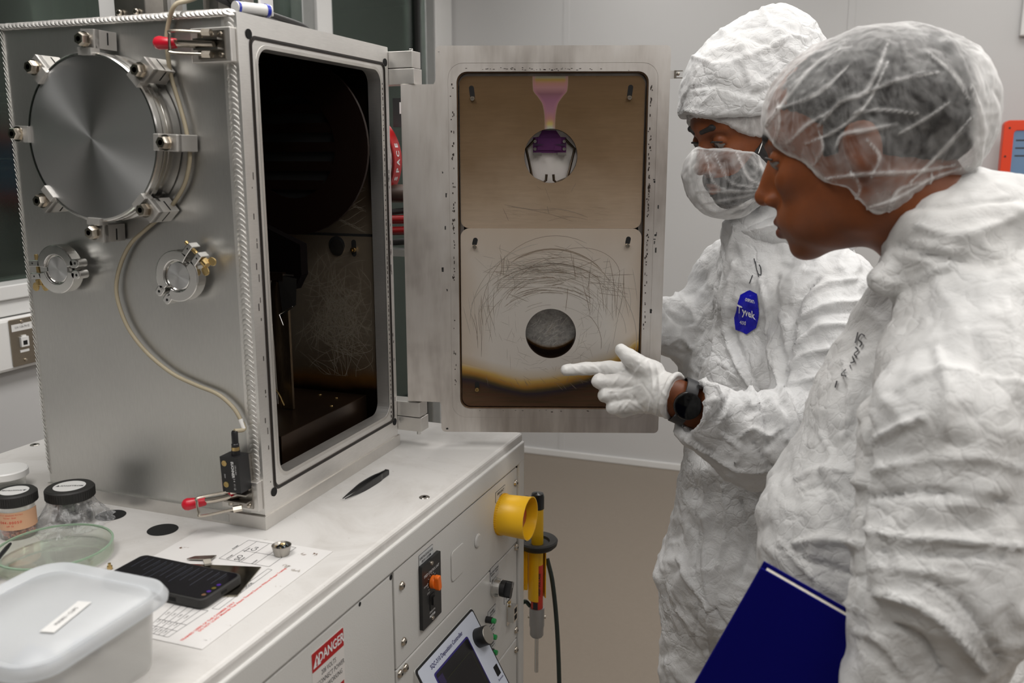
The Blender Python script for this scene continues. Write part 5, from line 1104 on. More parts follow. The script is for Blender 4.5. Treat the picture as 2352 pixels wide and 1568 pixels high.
def facing(psi, pit):
    """psi degrees turned away from the camera from facing photo-left; pit degrees looking down"""
    fh = -RT*math.cos(math.radians(psi))+HF*math.sin(math.radians(psi)); z = V((0, 0, 1)); p = math.radians(pit)
    return (fh*math.cos(p)-z*math.sin(p)).normalized(), (z*math.cos(p)+fh*math.sin(p)).normalized()

# ---- head (local: x forward, y left, z up, origin between the ears at eye height)
def sdf_head(Q, full=True, nose=1.0, neck=((-.035, 0, -.07), (-.075, 0, -.20), .056, .062)):
    y = Q.copy(); y[:, 1] = np.abs(y[:, 1])
    d = ell(Q, (-.010, 0, .036), (.101, .078, .086)); d = smin(d, ell(Q, (.033, 0, -.030), (.056, .060, .082)), .03)
    d = smin(d, ell(y, (.038, .028, -.072), (.050, .030, .034)), .02); d = smin(d, ell(Q, (.074, 0, -.101), (.019, .022, .016)), .022)
    d = smin(d, ell(y, (-.002, .052, -.058), (.030, .015, .034)), .025)
    d = smin(d, cone(y, (.084, .006, .021), (.070, .045, .020), .0095, .008), .014)
    d = smin(d, ell(y, (.063, .036, -.026), (.022, .020, .016)), .018)
    d = smax(d, -ell(y, (.098, .031, -.002), (.022, .017, .0125)), .014)
    d = smin(d, cone(Q, (.086, 0, .004), (.109*nose, 0, -.034), .0065, .0095), .010); d = smin(d, ell(Q, (.1085*nose, 0, -.0375), (.0105, .0105, .0090)), .006)
    d = smin(d, ell(y, (.096, .0125, -.043), (.0115, .0065, .0070)), .005); d = smax(d, -ell(y, (.101, .007, -.0498), (.0055, .0030, .0040)), .002)
    d = smin(d, ell(Q, (.083, 0, -.069), (.0175, .028, .020)), .014)
    d = smin(d, cone(y, (.0995, .002, -.0675), (.0860, .0215, -.0725), .0056, .0026), .005); d = smin(d, cone(y, (.0985, .0, -.0805), (.0865, .0185, -.0765), .0070, .0034), .005)
    d = smin(d, ell(Q, (.084, 0, -.026), (.020, .0165, .026)), .010)
    d = smax(d, -cone(y, (.1045, 0, -.0735), (.088, .026, -.0750), .0018, .0012), .002)
    d = smax(d, -cone(Q, (.101, 0, -.056), (.104, 0, -.062), .0028, .0028), .003)
    # eyelids
    lid = np.maximum(ell(y, (.0755, .031, -.0005), (.0135, .0145, .0128)), -np.maximum(np.abs(y[:, 2]+.0048)-.0024+np.abs(y[:, 1]-.031)*.12, .0755-y[:, 0])); d = smin(d, lid, .0025)
    # ears
    er = ell(y, (-.012, .0785, -.012), (.0185, .0075, .031)); er = smax(er, -ell(y, (-.009, .0875, -.010), (.0105, .0060, .019)), .004); d = smin(d, er, .006)
    return smin(d, cone(Q, *neck), .03)
SKN = {}
def skin(name, base, dark, lip, stub=None):
    t = NT(name); n1 = t.noise(28, 5, .6); n2 = t.noise(210, 2, .5); c = t.ramp(n1, [(.3, dark), (.7, base)])
    s3 = t.n('ShaderNodeSeparateXYZ', {0: t.tc()}).outputs
    def blob(x, y, z, rx, ry, rz):
        a = t.m('DIVIDE', t.m('SUBTRACT', s3[0], x), rx); b = t.m('DIVIDE', t.m('SUBTRACT', t.m('ABSOLUTE', s3[1]), y), ry); c_ = t.m('DIVIDE', t.m('SUBTRACT', s3[2], z), rz)
        return t.m('MULTIPLY', t.m('SUBTRACT', 1.0, t.m('ADD', t.m('MULTIPLY', a, a), t.m('ADD', t.m('MULTIPLY', b, b), t.m('MULTIPLY', c_, c_)))), 3.0, clamp=True)
    if lip: c = t.mix(t.m('MULTIPLY', blob(.102*lip[1], 0, -.0742*lip[1], .02, .027, .0135*lip[1]), .85), c, lip[0])
    if stub: c = t.mix(t.m('MULTIPLY', blob(.06, .02, -.088, .075, .07, .050), t.m('MULTIPLY', t.noise(500, 2), stub[1]), clamp=True), c, stub[0])
    t.set(Base_Color=c, Roughness=.48, Subsurface_Weight=.08, Subsurface_Radius=(.006, .002, .001), Specular_IOR_Level=.35); t.bump(n2, .12, .0006); return t.mat
def eye_mat(pos):
    t = NT('eyeball'); g = t.n('ShaderNodeVectorMath', {0: t.tc(), 1: pos}, operation='DISTANCE').outputs['Value']
    t.set(Base_Color=t.ramp(t.m('MULTIPLY', g, 100), [(.28, (.005, .004, .004)), (.33, (.045, .02, .01)), (.60, (.03, .014, .008)), (.66, (.20, .18, .165))]), Roughness=.08); return t.mat
hairm = NT('black_hair'); hn = hairm.noise(90, 5, .7, hairm.map(scale=(1, 1, .5))); hairm.set(Base_Color=hairm.ramp(hn, [(.3, (.004, .004, .004)), (.75, (.022, .019, .017))]), Roughness=.6); hairm.bump(hn, .8, .003); M['hair'] = hairm.mat
def tyvek(name, col, fine=1.0):
    t = NT(name); w1 = t.noise(9, 4, .55, out=1); vec = t.mix(.06, t.tc(), w1)
    v1 = t.n('ShaderNodeTexVoronoi', {'Vector': vec, 'Scale': 26}, feature='DISTANCE_TO_EDGE').outputs[0]; v2 = t.n('ShaderNodeTexVoronoi', {'Vector': vec, 'Scale': 62}, feature='DISTANCE_TO_EDGE').outputs[0]
    r1 = t.n('ShaderNodeMath', {0: v1, 1: .10}, operation='MINIMUM').outputs[0]; r2 = t.n('ShaderNodeMath', {0: v2, 1: .10}, operation='MINIMUM').outputs[0]
    msk = t.ramp(t.noise(5, 2), [(.42, 0), (.6, 1)])
    h = t.m('ADD', t.m('MULTIPLY', t.m('ADD', t.m('MULTIPLY', r1, 5), t.m('MULTIPLY', r2, 2.4)), msk), t.m('ADD', t.m('MULTIPLY', t.noise(30, 5, .62, dist=.5), 1.6), t.m('MULTIPLY', t.noise(380, 2), .05)))
    n2 = t.noise(3.5, 5, .65, dist=.8); fib = t.noise(60, 4, .7, t.map(scale=(1, 1, .35)))
    c = t.mix(t.m('MULTIPLY', fib, .22), tuple(q*1.06 for q in col), tuple(q*.86 for q in col)); c = t.mix(t.ramp(n2, [(.45, 0), (.75, .35)]), c, tuple(q*f for q, f in zip(col, (.95, .91, .86))))
    t.set(Base_Color=c, Roughness=.55, Specular_IOR_Level=.3); t.bump(h, .55*fine, .0042); return t.mat
M['tyvek'] = tyvek('white_coverall_cloth', (.62, .62, .62)); M['tyvek2'] = tyvek('white_coverall_cloth_near', (.60, .597, .59), .75)
def sculpt(name, f, lo, hi, h, mat, parent, frame=None, disp=None, rel=1, label=None):
    me = iso(f, lo, hi, h)
    if rel: relax(me, rel)
    if disp is not None: setco(me, getco(me)+getno(me)*disp(getco(me))[:, None])
    me.materials.append(mat); o = link_mesh(name, me, parent, frame=frame)
    return tag(o, label)
def wpx(fr): 
    m = np.array(fr, dtype=np.float32); return lambda co: co @ m[:3, :3].T+m[:3, 3]
def sc_head(s, **k): return lambda Q: sdf_head(Q/s, **k)*s
BOX = lambda s: ((-.17*s, -.125*s, -.25*s), (.15*s, .125*s, .17*s))

# ================================================================ person standing at the door (farther one)
p1 = thing('person', 'person in hooded white coverall, beard mask and gloves pointing at the open chamber door', 'person', (at(1740, 1250, 1.74).x, at(1740, 1250, 1.74).y, 0))
F1, U1 = facing(-20, 22); s1 = 1.08; fr1 = frame_of(at(1718, 283, 1.62), F1, U1); W1 = wpx(fr1)
sk1 = skin('brown_skin', (.205, .060, .018), (.15, .042, .013), None)
sculpt('body', sc_head(s1), *BOX(s1), .0024, sk1, p1, frame=fr1, rel=1, label='brown face between hood and mask')
body1 = p1.children[-1]
for s in (1, -1):
    pos = (.0765*s1, s*.031*s1, -.0015*s1); g = V((.90, -.12, -.36)).normalized()*.0125; MB().ball(pos, .0126*s1, eye_mat((pos[0]+g.x, pos[1]+g.y, pos[2]+g.z)), n=28).build('eye', body1, frame=fr1, smooth=True)
def brow(Q, s, z0=.0225):
    y = Q/s; y = y.copy(); y[:, 1] = np.abs(y[:, 1]); a = cone(y, (.0935, .010, z0-.002), (.0865, .032, z0+.0025), .0042, .0048); b = cone(y, (.0865, .032, z0+.0025), (.0665, .049, z0-.003), .0048, .0020); return smin(a, b, .003)*s
sculpt('eyebrows', lambda Q: brow(Q, s1), (.04, -.07, .005), (.12, .07, .045), .0016, M['hair'], body1, frame=fr1)
def lash(Q, s): y = Q/s; y = y.copy(); y[:, 1] = np.abs(y[:, 1]); return smin(cone(y, (.0880, .019, .0008), (.0920, .031, .0030), .0012, .0017), cone(y, (.0920, .031, .0030), (.083, .045, -.0005), .0017, .0010), .001)*s
sculpt('eyelashes', lambda Q: lash(Q, s1), (.07, -.055, -.01), (.11, .055, .01), .0010, M['hair'], body1, frame=fr1, rel=0)
def beard(Q):
    d = sc_head(s1)(Q)-.0035; q = Q/s1; m = np.maximum(q[:, 2]+.045-np.clip((.06-q[:, 0])*.7, -.012, .05), -(q[:, 0]+.03)); m = np.maximum(m, -(ell(np.abs(q)*[1, 1, 1], (.100, 0, .0742), (.02, .021, .010)))); m = np.maximum(m, -.150-q[:, 2]); return smax(d, m, .004)
sculpt('beard', beard, *BOX(s1), .003, M['hair'], body1, frame=fr1, disp=lambda c: crumple(c, [(160, .0008, 0)]))
sb = lambda Q: smax(sc_head(s1)(Q)-.003, np.maximum(np.abs(Q[:, 0]-.012)-.012, np.abs(Q[:, 2]+.01)-.05), .003)
sculpt('sideburn', sb, *BOX(s1), .003, M['hair'], body1, frame=fr1)
# hood
c1 = lambda x, y, D: at(x, y, D)
def hood1(P):
    d = ell(P, c1(1722, 215, 1.62), (.116, .098, .112), Matrix((-RT, HF, (0, 0, 1))).transposed()); d = smin(d, ell(P, c1(1770, 128, 1.63), (.085, .085, .088)), .05); d = smin(d, ell(P, c1(1815, 260, 1.64), (.090, .095, .125)), .05)
    d = smin(d, cone(P, c1(1850, 330, 1.65), c1(1850, 500, 1.67), .085, .10), .05); d = smin(d, cone(P, c1(1745, 500, 1.64), c1(1830, 470, 1.66), .050, .080), .04)
    m = np.array(fr1.inverted(), dtype=np.float32); q = P @ m[:3, :3].T+m[:3, 3]
    d = smin(d, ell(q, (-.008, 0, .045), (.122, .098, .108)), .03)
    op = np.maximum(q[:, 2]-(.0125+.40*q[:, 0]), -(q[:, 0]+.004-.05*np.clip(-(q[:, 2]), 0, .1))); op = np.maximum(op, -.165-q[:, 2])
    return smax(d, -op, .006)
HB = [(1690, 150), (1600, 200)]
lo_ = np.minimum.reduce([A3(c1(x, y, D)) for x, y, D in ((1500, -60, 1.4), (2050, 640, 1.9), (1500, 640, 1.9), (2050, -60, 1.4))])-.03; hi_ = np.maximum.reduce([A3(c1(x, y, D)) for x, y, D in ((1500, -60, 1.4), (2050, 640, 1.9), (1500, 640, 1.9), (2050, -60, 1.4))])+.03
hf = [([(1640, 60), (1700, 100), (1720, 190)], 12, .004), ([(1590, 130), (1660, 150), (1740, 120), (1810, 90)], 10, .005), ([(1585, 200), (1650, 195), (1730, 215), (1800, 190)], 9, -.004), ([(1750, 20), (1780, 70), (1850, 90)], 10, .005), ([(1610, 240), (1640, 205), (1650, 160)], 8, .004), ([(1700, 250), (1730, 200), (1790, 160)], 9, .004), ([(1570, 255), (1640, 262), (1750, 262)], 9, .004)]
dz = lambda c: crumple(c, [(9, .008, .8), (17, .0042, .8), (36, .0022, .5), (75, .0009, 0)], 3)+folds(c, hf)
hd1 = sculpt('hood', hood1, lo_, hi_, .0038, M['tyvek'], p1, disp=dz, rel=2)
# inner bouffant frill below the hood edge
cg = NT('sheer_white_fabric'); tr_ = cg.n('ShaderNodeBsdfTransparent', {'Color': (1, 1, 1, 1)}); p_ = cg.n('ShaderNodeBsdfPrincipled', {'Base Color': (.66, .65, .64, 1), 'Roughness': .7}); lw = cg.n('ShaderNodeLayerWeight', {'Blend': .38})
st = cg.ramp(cg.noise(30, 4, .7, cg.map(scale=(1, 1, .45), rot=(.4, .6, 0)), dist=1.6), [(.40, .0), (.60, .5)]); at_ = cg.n('ShaderNodeAttribute', attribute_name='fold').outputs['Fac']
fac = cg.m('ADD', cg.m('MULTIPLY_ADD', lw.outputs[1], .58, .03), cg.m('ADD', cg.m('MULTIPLY', st, .36), at_), clamp=True)
mx = cg.n('ShaderNodeMixShader', {0: fac}); cg.nt.links.new(tr_.outputs[0], mx.inputs[1]); cg.nt.links.new(p_.outputs[0], mx.inputs[2]); cg.nt.links.new(mx.outputs[0], cg.out.inputs[0]); M['sheer'] = cg.mat
def setfold(me, v):
    a = me.attributes.new('fold', 'FLOAT', 'POINT'); a.data.foreach_set('value', np.clip(v, 0, 1).astype(np.float32))
def frill(Q): 
    d = sc_head(s1)(Q)-.006; q = Q/s1; b_ = .0116+.40*q[:, 0]; m = np.maximum(b_-.004-.034*np.sin(np.clip((.088-q[:, 0])*27, 0, 3.1))-.006*np.sin(q[:, 0]*240)*0-q[:, 2], q[:, 2]-b_-.02); m = np.maximum(m, np.maximum(q[:, 0]-.092, -.02-q[:, 0])); return smax(d, m, .003)
o = sculpt('inner_hair_net', frill, *BOX(s1), .0028, M['sheer'], p1, frame=fr1, disp=lambda c: crumple(c, [(60, .002, .5), (130, .001, 0)])); setfold(o.data, np.full(len(o.data.vertices), .45))
# beard mask
def mask1(P):
    d = ell(P, c1(1668, 425, 1.61), (.070, .088, .060), Matrix((-RT, HF, (0, 0, 1))).transposed()); d = smin(d, ell(P, c1(1640, 385, 1.60), (.054, .060, .045)), .03); d = smin(d, cone(P, c1(1700, 400, 1.57), c1(1775, 425, 1.58), .045, .012), .03)
    px = to_px(P); top = np.interp(px[:, 0], [1560, 1600, 1660, 1700, 1745, 1790], [326, 338, 341, 345, 352, 400]); cut = (top-px[:, 1])*.00078; return smax(d, cut, .003)
mf = [([(1640, 350), (1680, 420), (1760, 430)], 4, .003), ([(1620, 355), (1650, 430), (1760, 440)], 4, .002), ([(1690, 345), (1720, 410), (1765, 425)], 4, .003), ([(1600, 440), (1680, 440), (1765, 436)], 5, .003), ([(1610, 470), (1690, 455), (1760, 440)], 5, .003), ([(1640, 492), (1710, 470), (1765, 445)], 5, .003), ([(1590, 345), (1585, 400), (1595, 450), (1640, 493), (1700, 497)], 7, .002), ([(1600, 340), (1660, 344), (1740, 352)], 4, .002), ([(1742, 355), (1755, 400), (1768, 425)], 6, .003)]
mk_lo = A3(c1(1690, 420, 1.61))-.16; mk_hi = mk_lo+.32
o = sculpt('beard_mask', mask1, mk_lo, mk_hi, .0028, M['sheer'], p1, disp=lambda c: crumple(c, [(22, .003, .8), (60, .0012, .4)], 5)+folds(c, mf)*.45, label='sheer white beard mask')
co = getco(o.data)+A3(root_loc(o)); pxx = to_px(co); setfold(o.data, np.clip(folds(co, [(p, w_*.7, .32) for p, w_, h_ in mf]), 0, .35)+np.clip((1606-pxx[:, 0])/40, 0, .35)+np.clip((pxx[:, 1]-480)/40, 0, .35))
MB().tube([c1(1742, 352, 1.545), c1(1752, 325, 1.545), c1(1768, 297, 1.55)], .0008, M['white_plastic'], n=6).build('mask_loop', p1)
# coverall
Ft = -RT*math.cos(math.radians(40))-HF*math.sin(math.radians(40)); Lt = V((0, 0, 1)).cross(Ft)
hip = c1(1742, 1250, 1.74)
def suit1(P):
    d = cone(P, c1(1785, 650, 1.75), c1(1775, 900, 1.75), .105, .128, Lt, 1.6); d = smin(d, cone(P, c1(1775, 900, 1.75), c1(1745, 1330, 1.74), .128, .150, Lt, 1.3), .05)
    d = smin(d, cone(P, c1(1725, 545, 1.67), c1(1760, 640, 1.70), .055, .10), .05); d = smin(d, cone(P, c1(1840, 500, 1.67), c1(1820, 600, 1.70), .085, .10), .05)
    d = smin(d, cone(P, c1(1690, 640, 1.86), c1(1590, 760, 1.86), .080, .062), .04); d = smin(d, cone(P, c1(1590, 760, 1.86), c1(1490, 735, 1.80), .064, .055), .02)
    for s in (-1, 1):
        h_ = hip+Lt*.085*s; k_ = V((h_.x, h_.y, .50))+Ft*.02; f_ = V((h_.x, h_.y, .09)); d = smin(d, cone(P, h_-V((0, 0, .10)), k_, .125, .095), .04); d = smin(d, cone(P, k_, f_, .095, .085), .03); d = smin(d, cone(P, f_-V((0, 0, .035)), f_-V((0, 0, .045))+Ft*.15, .052, .040), .02)
    arm = cone(P, c1(1895, 665, 1.61), c1(1868, 960, 1.535), .088, .074); arm = smin(arm, cone(P, c1(1862, 1000, 1.53), c1(1740, 1005, 1.50), .082, .080), .03)
    fore = cone(P, c1(1760, 1010, 1.505), c1(1607, 938, 1.472), .078, .050); fore = smin(fore, cone(P, c1(1690, 1050, 1.50), c1(1578, 978, 1.475), .046, .024), .025); arm = smin(arm, fore, .02)
    # open cuff
    ax = (c1(1560, 925, 1.46)-c1(1680, 970, 1.49)).normalized(); q = (P-A3(c1(1590, 930, 1.468))) @ A3(ax); arm = smax(arm, q, .006)
    arm = smax(arm, -cone(P, c1(1560, 922, 1.462), c1(1640, 950, 1.478), .040, .034), .004)
    return smin(d, arm, .012)
sf = [([(1688, 520), (1672, 600), (1652, 720), (1628, 850), (1605, 900)], 6, .007), ([(1662, 560), (1640, 700), (1620, 800), (1590, 870)], 5, -.005), ([(1690, 600), (1668, 700), (1668, 780), (1700, 850), (1755, 935)], 7, .010), ([(1680, 760), (1700, 810), (1740, 890), (1750, 930)], 7, -.008), ([(1745, 640), (1765, 720), (1770, 800), (1795, 925)], 8, .009), ([(1790, 640), (1785, 760), (1800, 880)], 7, -.006),
      ([(1880, 640), (1835, 700), (1815, 770), (1803, 860)], 7, -.012), ([(1840, 690), (1900, 650), (1970, 640)], 8, .008), ([(1825, 740), (1900, 700), (1990, 690)], 9, .009), ([(1815, 800), (1880, 750), (1980, 745)], 8, .009), ([(1800, 850), (1850, 810), (1960, 800)], 9, .010), ([(1810, 880), (1870, 870), (1930, 850)], 8, .008), ([(1830, 770), (1880, 725), (1960, 715)], 6, -.006),
      ([(1765, 920), (1790, 960), (1800, 1010)], 7, .010), ([(1790, 905), (1815, 950), (1825, 1020)], 6, .011), ([(1815, 900), (1840, 960), (1850, 1020)], 7, -.010), ([(1840, 905), (1850, 950), (1880, 990)], 7, .010), ([(1735, 905), (1760, 960), (1765, 1020)], 8, -.008), ([(1700, 900), (1722, 935), (1745, 925)], 8, .008), ([(1640, 895), (1665, 930), (1650, 975)], 8, .009), ([(1680, 900), (1640, 960), (1620, 985)], 8, -.007), ([(1620, 880), (1640, 905), (1625, 950)], 6, .007),
      ([(1700, 1000), (1730, 985), (1765, 1000), (1790, 985)], 7, .008), ([(1660, 1000), (1700, 1030), (1690, 1060)], 8, .007), ([(1575, 1010), (1640, 1052), (1720, 1080), (1810, 1082)], 5, .008), ([(1570, 975), (1600, 1020), (1660, 1060)], 5, -.006), ([(1730, 1010), (1760, 1060), (1790, 1080)], 6, -.007), ([(1555, 960), (1600, 935), (1650, 920)], 7, .005),
      ([(1595, 1075), (1597, 1250), (1600, 1500)], 3, -.005), ([(1625, 1080), (1618, 1200), (1625, 1350), (1635, 1500)], 8, .010), ([(1660, 1120), (1668, 1200), (1650, 1300)], 8, .008), ([(1560, 1280), (1590, 1340), (1630, 1400)], 8, .009), ([(1556, 1400), (1600, 1450), (1640, 1540)], 8, .010), ([(1640, 1400), (1680, 1470), (1700, 1540)], 8, -.008), ([(1700, 1150), (1720, 1240), (1700, 1330)], 9, -.007),
      ([(1535, 640), (1560, 690), (1585, 720)], 7, .008), ([(1530, 700), (1560, 740), (1590, 740)], 7, -.008), ([(1530, 790), (1560, 770), (1590, 800)], 7, .007)]
dz = lambda c: crumple(c, [(5, .009, 1.0), (11, .0060, 1.2), (23, .0038, .9), (48, .0018, 0)], 11)+folds(c, sf)
pts_ = [A3(q) for q in (c1(1450, 450, 1.95), c1(2100, 450, 1.45), c1(2050, 1300, 1.45), c1(1500, 1300, 2.0), c1(2050, 700, 2.0), c1(1500, 1300, 1.38), c1(1500, 450, 1.38), c1(2100, 1300, 1.38))]; lo_ = np.minimum.reduce(pts_)-.04; hi_ = np.maximum.reduce(pts_)+.04; lo_[2] = -.002
cv1 = sculpt('coverall', suit1, lo_, hi_, .0048, M['tyvek'], p1, disp=dz, rel=2)
co = getco(cv1.data)+A3(root_loc(cv1)); co[:, 2] = np.maximum(co[:, 2], .001); setco(cv1.data, co-A3(root_loc(cv1)))
from mathutils.bvhtree import BVHTree
def surf(o, x, y, lift=.0012):
    me = o.data; base = root_loc(o); bv = SURF.get(o.name)
    if bv is None: bv = BVHTree.FromPolygons([v.co+base for v in me.vertices], [tuple(p.vertices) for p in me.polygons]); SURF[o.name] = bv
    h = bv.ray_cast(CAM, ray(x, y).normalized()); return h[0]+h[1].normalized()*lift if h[0] is not None else at(x, y, 1.6)
SURF = {}
# zipper flap and blue badge
def decal(o, outline_px, mat, lift, n=10, inner=None):
    """thin cloth-following patch of real thickness"""
    cx = sum(p[0] for p in outline_px)/len(outline_px); cy = sum(p[1] for p in outline_px)/len(outline_px); rings = []; L = dens(outline_px, 6)
    for i in range(n+1):
        f = i/n; rings.append([surf(o, cx+(x-cx)*f, cy+(y-cy)*f, lift) for x, y in L] if i else [surf(o, cx, cy, lift)])
    vs = rings[0][:]; m_ = len(L); fs = []
    for r in rings[1:]: vs += r
    for k in range(m_): fs.append((0, 1+k, 1+(k+1) % m_))
    for i in range(1, n):
        for k in range(m_): fs.append((1+(i-1)*m_+k, 1+i*m_+k, 1+i*m_+(k+1) % m_, 1+(i-1)*m_+(k+1) % m_))
    return MB().add(vs, fs, mat)
bcol = plain('badge_blue', (.006, .006, .40), .3)
mb = decal(cv1, [(1723, 665), (1741, 675), (1745, 720), (1738, 752), (1716, 767), (1690, 755), (1688, 728), (1698, 690), (1702, 677)], bcol, .0025)
def ptext(o, s, cx, cy, w_px, h_px, slant, mat, lift, mb, bold=.0):
    """lettering laid on the cloth; slant = px drop per px along"""
    t = MB(); t.text(s, 1.0, mat, Matrix.Identity(4), bold=bold); xs = [v[0] for v in t.v]; w0 = max(xs)-min(xs); 
    vs = [surf(o, cx+v[0]/w0*w_px, cy+slant*(v[0]/w0*w_px)-v[1]*h_px, lift) for v in t.v]; mb.add(vs, t.f, mat)
ptext(cv1, 'Tyvek', 1716, 716, 41, 25, .42, M['whiteink'], .0037, mb, .02); ptext(cv1, '‹DUPONT›', 1724, 690, 22, 10, .3, M['whiteink'], .0037, mb, .02); ptext(cv1, '400', 1709, 740, 15, 13, .2, M['whiteink'], .0037, mb)
tag(mb.build('badge', cv1), 'blue octagonal brand badge')
mb = MB()
def pen(o, lines, w_px, mat, lift=.0012):
    m_ = MB()
    for L in lines:
        P = [(p.x, p.y) for p in spline([(x, y, 0) for x, y in L], 4)] if len(L) > 2 else L
        for (x0, y0), (x1, y1) in zip(P[:-1], P[1:]):
            l = math.hypot(x1-x0, y1-y0)+1e-6; nx, ny = -(y1-y0)/l*w_px/2, (x1-x0)/l*w_px/2; m_.add([surf(o, x0+nx, y0+ny, lift), surf(o, x0-nx, y0-ny, lift), surf(o, x1-nx, y1-ny, lift), surf(o, x1+nx, y1+ny, lift)], [(0, 1, 2, 3)], mat)
    return m_
pen(cv1, [[(1732, 594), (1735, 605)], [(1735, 600), (1740, 625), (1748, 632), (1748, 615), (1744, 608)], [(1740, 625), (1744, 637)], [(1729, 632), (1722, 650)]], 2.2, M['ink'], .002).build('pen_marks', cv1)
# glove, wrist and watch of the pointing hand
def glove(P):
    g = lambda x, y, D: c1(x, y, D); c_ = cone
    d = c_(P, g(1300, 850, 1.548), g(1345, 846, 1.545), .0098, .0108); d = smin(d, c_(P, g(1345, 846, 1.545), g(1400, 846, 1.535), .0110, .0122), .006); d = smin(d, c_(P, g(1400, 846, 1.535), g(1462, 855, 1.522), .0122, .0180), .008)
    th = c_(P, g(1426, 803, 1.500), g(1447, 822, 1.497), .0105, .0122); th = smin(th, c_(P, g(1447, 822, 1.497), g(1500, 855, 1.497), .0125, .0200), .010)
    palm = c_(P, g(1465, 862, 1.520), g(1530, 900, 1.490), .0195, .0270)
    for x, y, r in ((1462, 880, .0175), (1463, 905, .0180), (1470, 928, .0165)): palm = smin(palm, c_(P, g(x, y, 1.518), g(1530, 912, 1.492), r, .0270), .012)
    d = smin(d, palm, .012); d = smin(d, th, .010)
    for (mx_, my), (kx, ky), r, fx in (((1455, 876), (1376, 875), .0122, 1), ((1458, 902), (1391, 907), .0122, 1), ((1466, 928), (1408, 934), .0115, 1)):
        f_ = c_(P, g(mx_, my, 1.512), g(kx, ky, 1.510), r+.002, r); f_ = smin(f_, c_(P, g(kx, ky, 1.510), g(kx+22, ky+10, 1.540), r, r*.92), .005); f_ = smin(f_, c_(P, g(kx+22, ky+10, 1.540), g(kx+52, ky+4, 1.535), r*.92, r*.85), .005); d = smin(d, f_, .0035)
    d = smin(d, c_(P, g(1520, 905, 1.492), g(1552, 908, 1.477), .0290, .0315, RT*.3+UP*.95, 1.12), .012)
    ax = A3((g(1560, 912, 1.47)-g(1500, 895, 1.497)).normalized()); q = (P-A3(g(1543, 908, 1.480))) @ ax; d = smax(d, q-.004, .003)
    roll = np.sqrt((np.sqrt(np.maximum(0, ((P-A3(g(1543, 908, 1.480)))**2).sum(1)-q*q))-.0355)**2+(q-.002)**2)-.0048
    return smin(d, roll, .003)
gf = [([(1450, 835), (1465, 870), (1455, 910), (1425, 945)], 4, .0014), ([(1490, 830), (1500, 880), (1490, 945)], 3.5, .0018), ([(1505, 835), (1515, 880), (1508, 950)], 3.5, .0018), ([(1470, 840), (1440, 880), (1400, 900)], 4, .0014), ([(1430, 850), (1405, 890), (1397, 925)], 3.5, .0013), ([(1400, 900), (1440, 895), (1470, 885)], 3.5, .0014), ([(1420, 935), (1440, 920), (1480, 945)], 4, .0016), ([(1350, 838), (1370, 845), (1378, 860)], 3, .0009), ([(1310, 836), (1325, 850), (1345, 860)], 3, .0008), ([(1360, 832), (1380, 850), (1390, 858)], 3, -.0008), ([(1452, 905), (1465, 925), (1480, 950)], 3.5, -.0014), ([(1415, 905), (1425, 930), (1440, 950)], 3.5, .0013), ([(1475, 880), (1500, 920), (1495, 955)], 3.5, -.0012)]
gm = NT('white_nitrile_glove'); gm.set(Base_Color=(.70, .69, .67), Roughness=.38, Subsurface_Weight=.05, Subsurface_Radius=(.005, .004, .003)); gm.bump(gm.noise(70, 4, .6, dist=1.2), .25, .0015)
gl_lo = A3(c1(1430, 880, 1.51))-.135; o_gl = sculpt('glove', glove, gl_lo, gl_lo+.27, .0019, gm.mat, p1, disp=lambda c: crumple(c, [(45, .0011, .6), (100, .0005, 0)], 2)+folds(c, gf), rel=2, label='white glove on the pointing left hand')
def wrist(P): return cone(P, c1(1530, 905, 1.487), c1(1660, 960, 1.490), .0275, .036, RT*.35+UP*.93, 1.12)
wl = A3(c1(1590, 930, 1.48))-.11; sculpt('wrist', wrist, wl, wl+.22, .003, sk1, p1, label='bare brown wrist')
wx = (c1(1530, 905, 1.487)-c1(1660, 960, 1.490)).normalized(); wc = c1(1570, 921, 1.480); tow = (CAM-wc).normalized(); wn = (tow-wx*tow.dot(wx)).normalized(); wn = (wn+V((0, 0, -.12))).normalized(); wn = (wn-wx*wn.dot(wx)).normalized(); wy = wn.cross(wx)
WM = TR(wc, Matrix((wx, wy, wn)).transposed())
mb = MB(); N_ = 48; lp = []
for r, w_ in ((.0345, .0105), (.0362, .0105)):
    for k in range(N_):
        a = 2*PI*k/N_; lp.append((r*1.10, a, w_))
vs = [];
for k in range(N_):
    a = 2*PI*k/N_; 
    for r, x in ((.0335, -.0105), (.0358, -.0100), (.0358, .0100), (.0335, .0105)): vs.append((x, r*1.10*math.cos(a), r*math.sin(a)*.98))
mb.add(vs, [(4*k+j, 4*k+(j+1) % 4, 4*((k+1) % N_)+(j+1) % 4, 4*((k+1) % N_)+j) for k in range(N_) for j in range(4)], plain('watch_strap', (.025, .025, .027), .5), WM); wt = tag(mb.build('watch', p1, smooth=40), 'black round smartwatch on the left wrist')
mb = MB(); mb.lathe([(.0205, .030), (.0225, .034), (.0225, .0425), (.0215, .0445), (.0200, .0450)], plain('watch_case', (.01, .01, .011), .25, .6), WM, n=56, cap=False); mb.lathe([(.0200, .0450), (.012, .0455), (0, .0456)], plain('watch_crystal', (.002, .002, .002), .06, Specular_IOR_Level=.25), WM, n=56, cap=False); mb.cyl(WM @ V((.010, .0205, .038)), WM @ V((.0115, .0245, .038)), .0022, M['black'], n=12); mb.build('watch_case', wt, smooth=40)

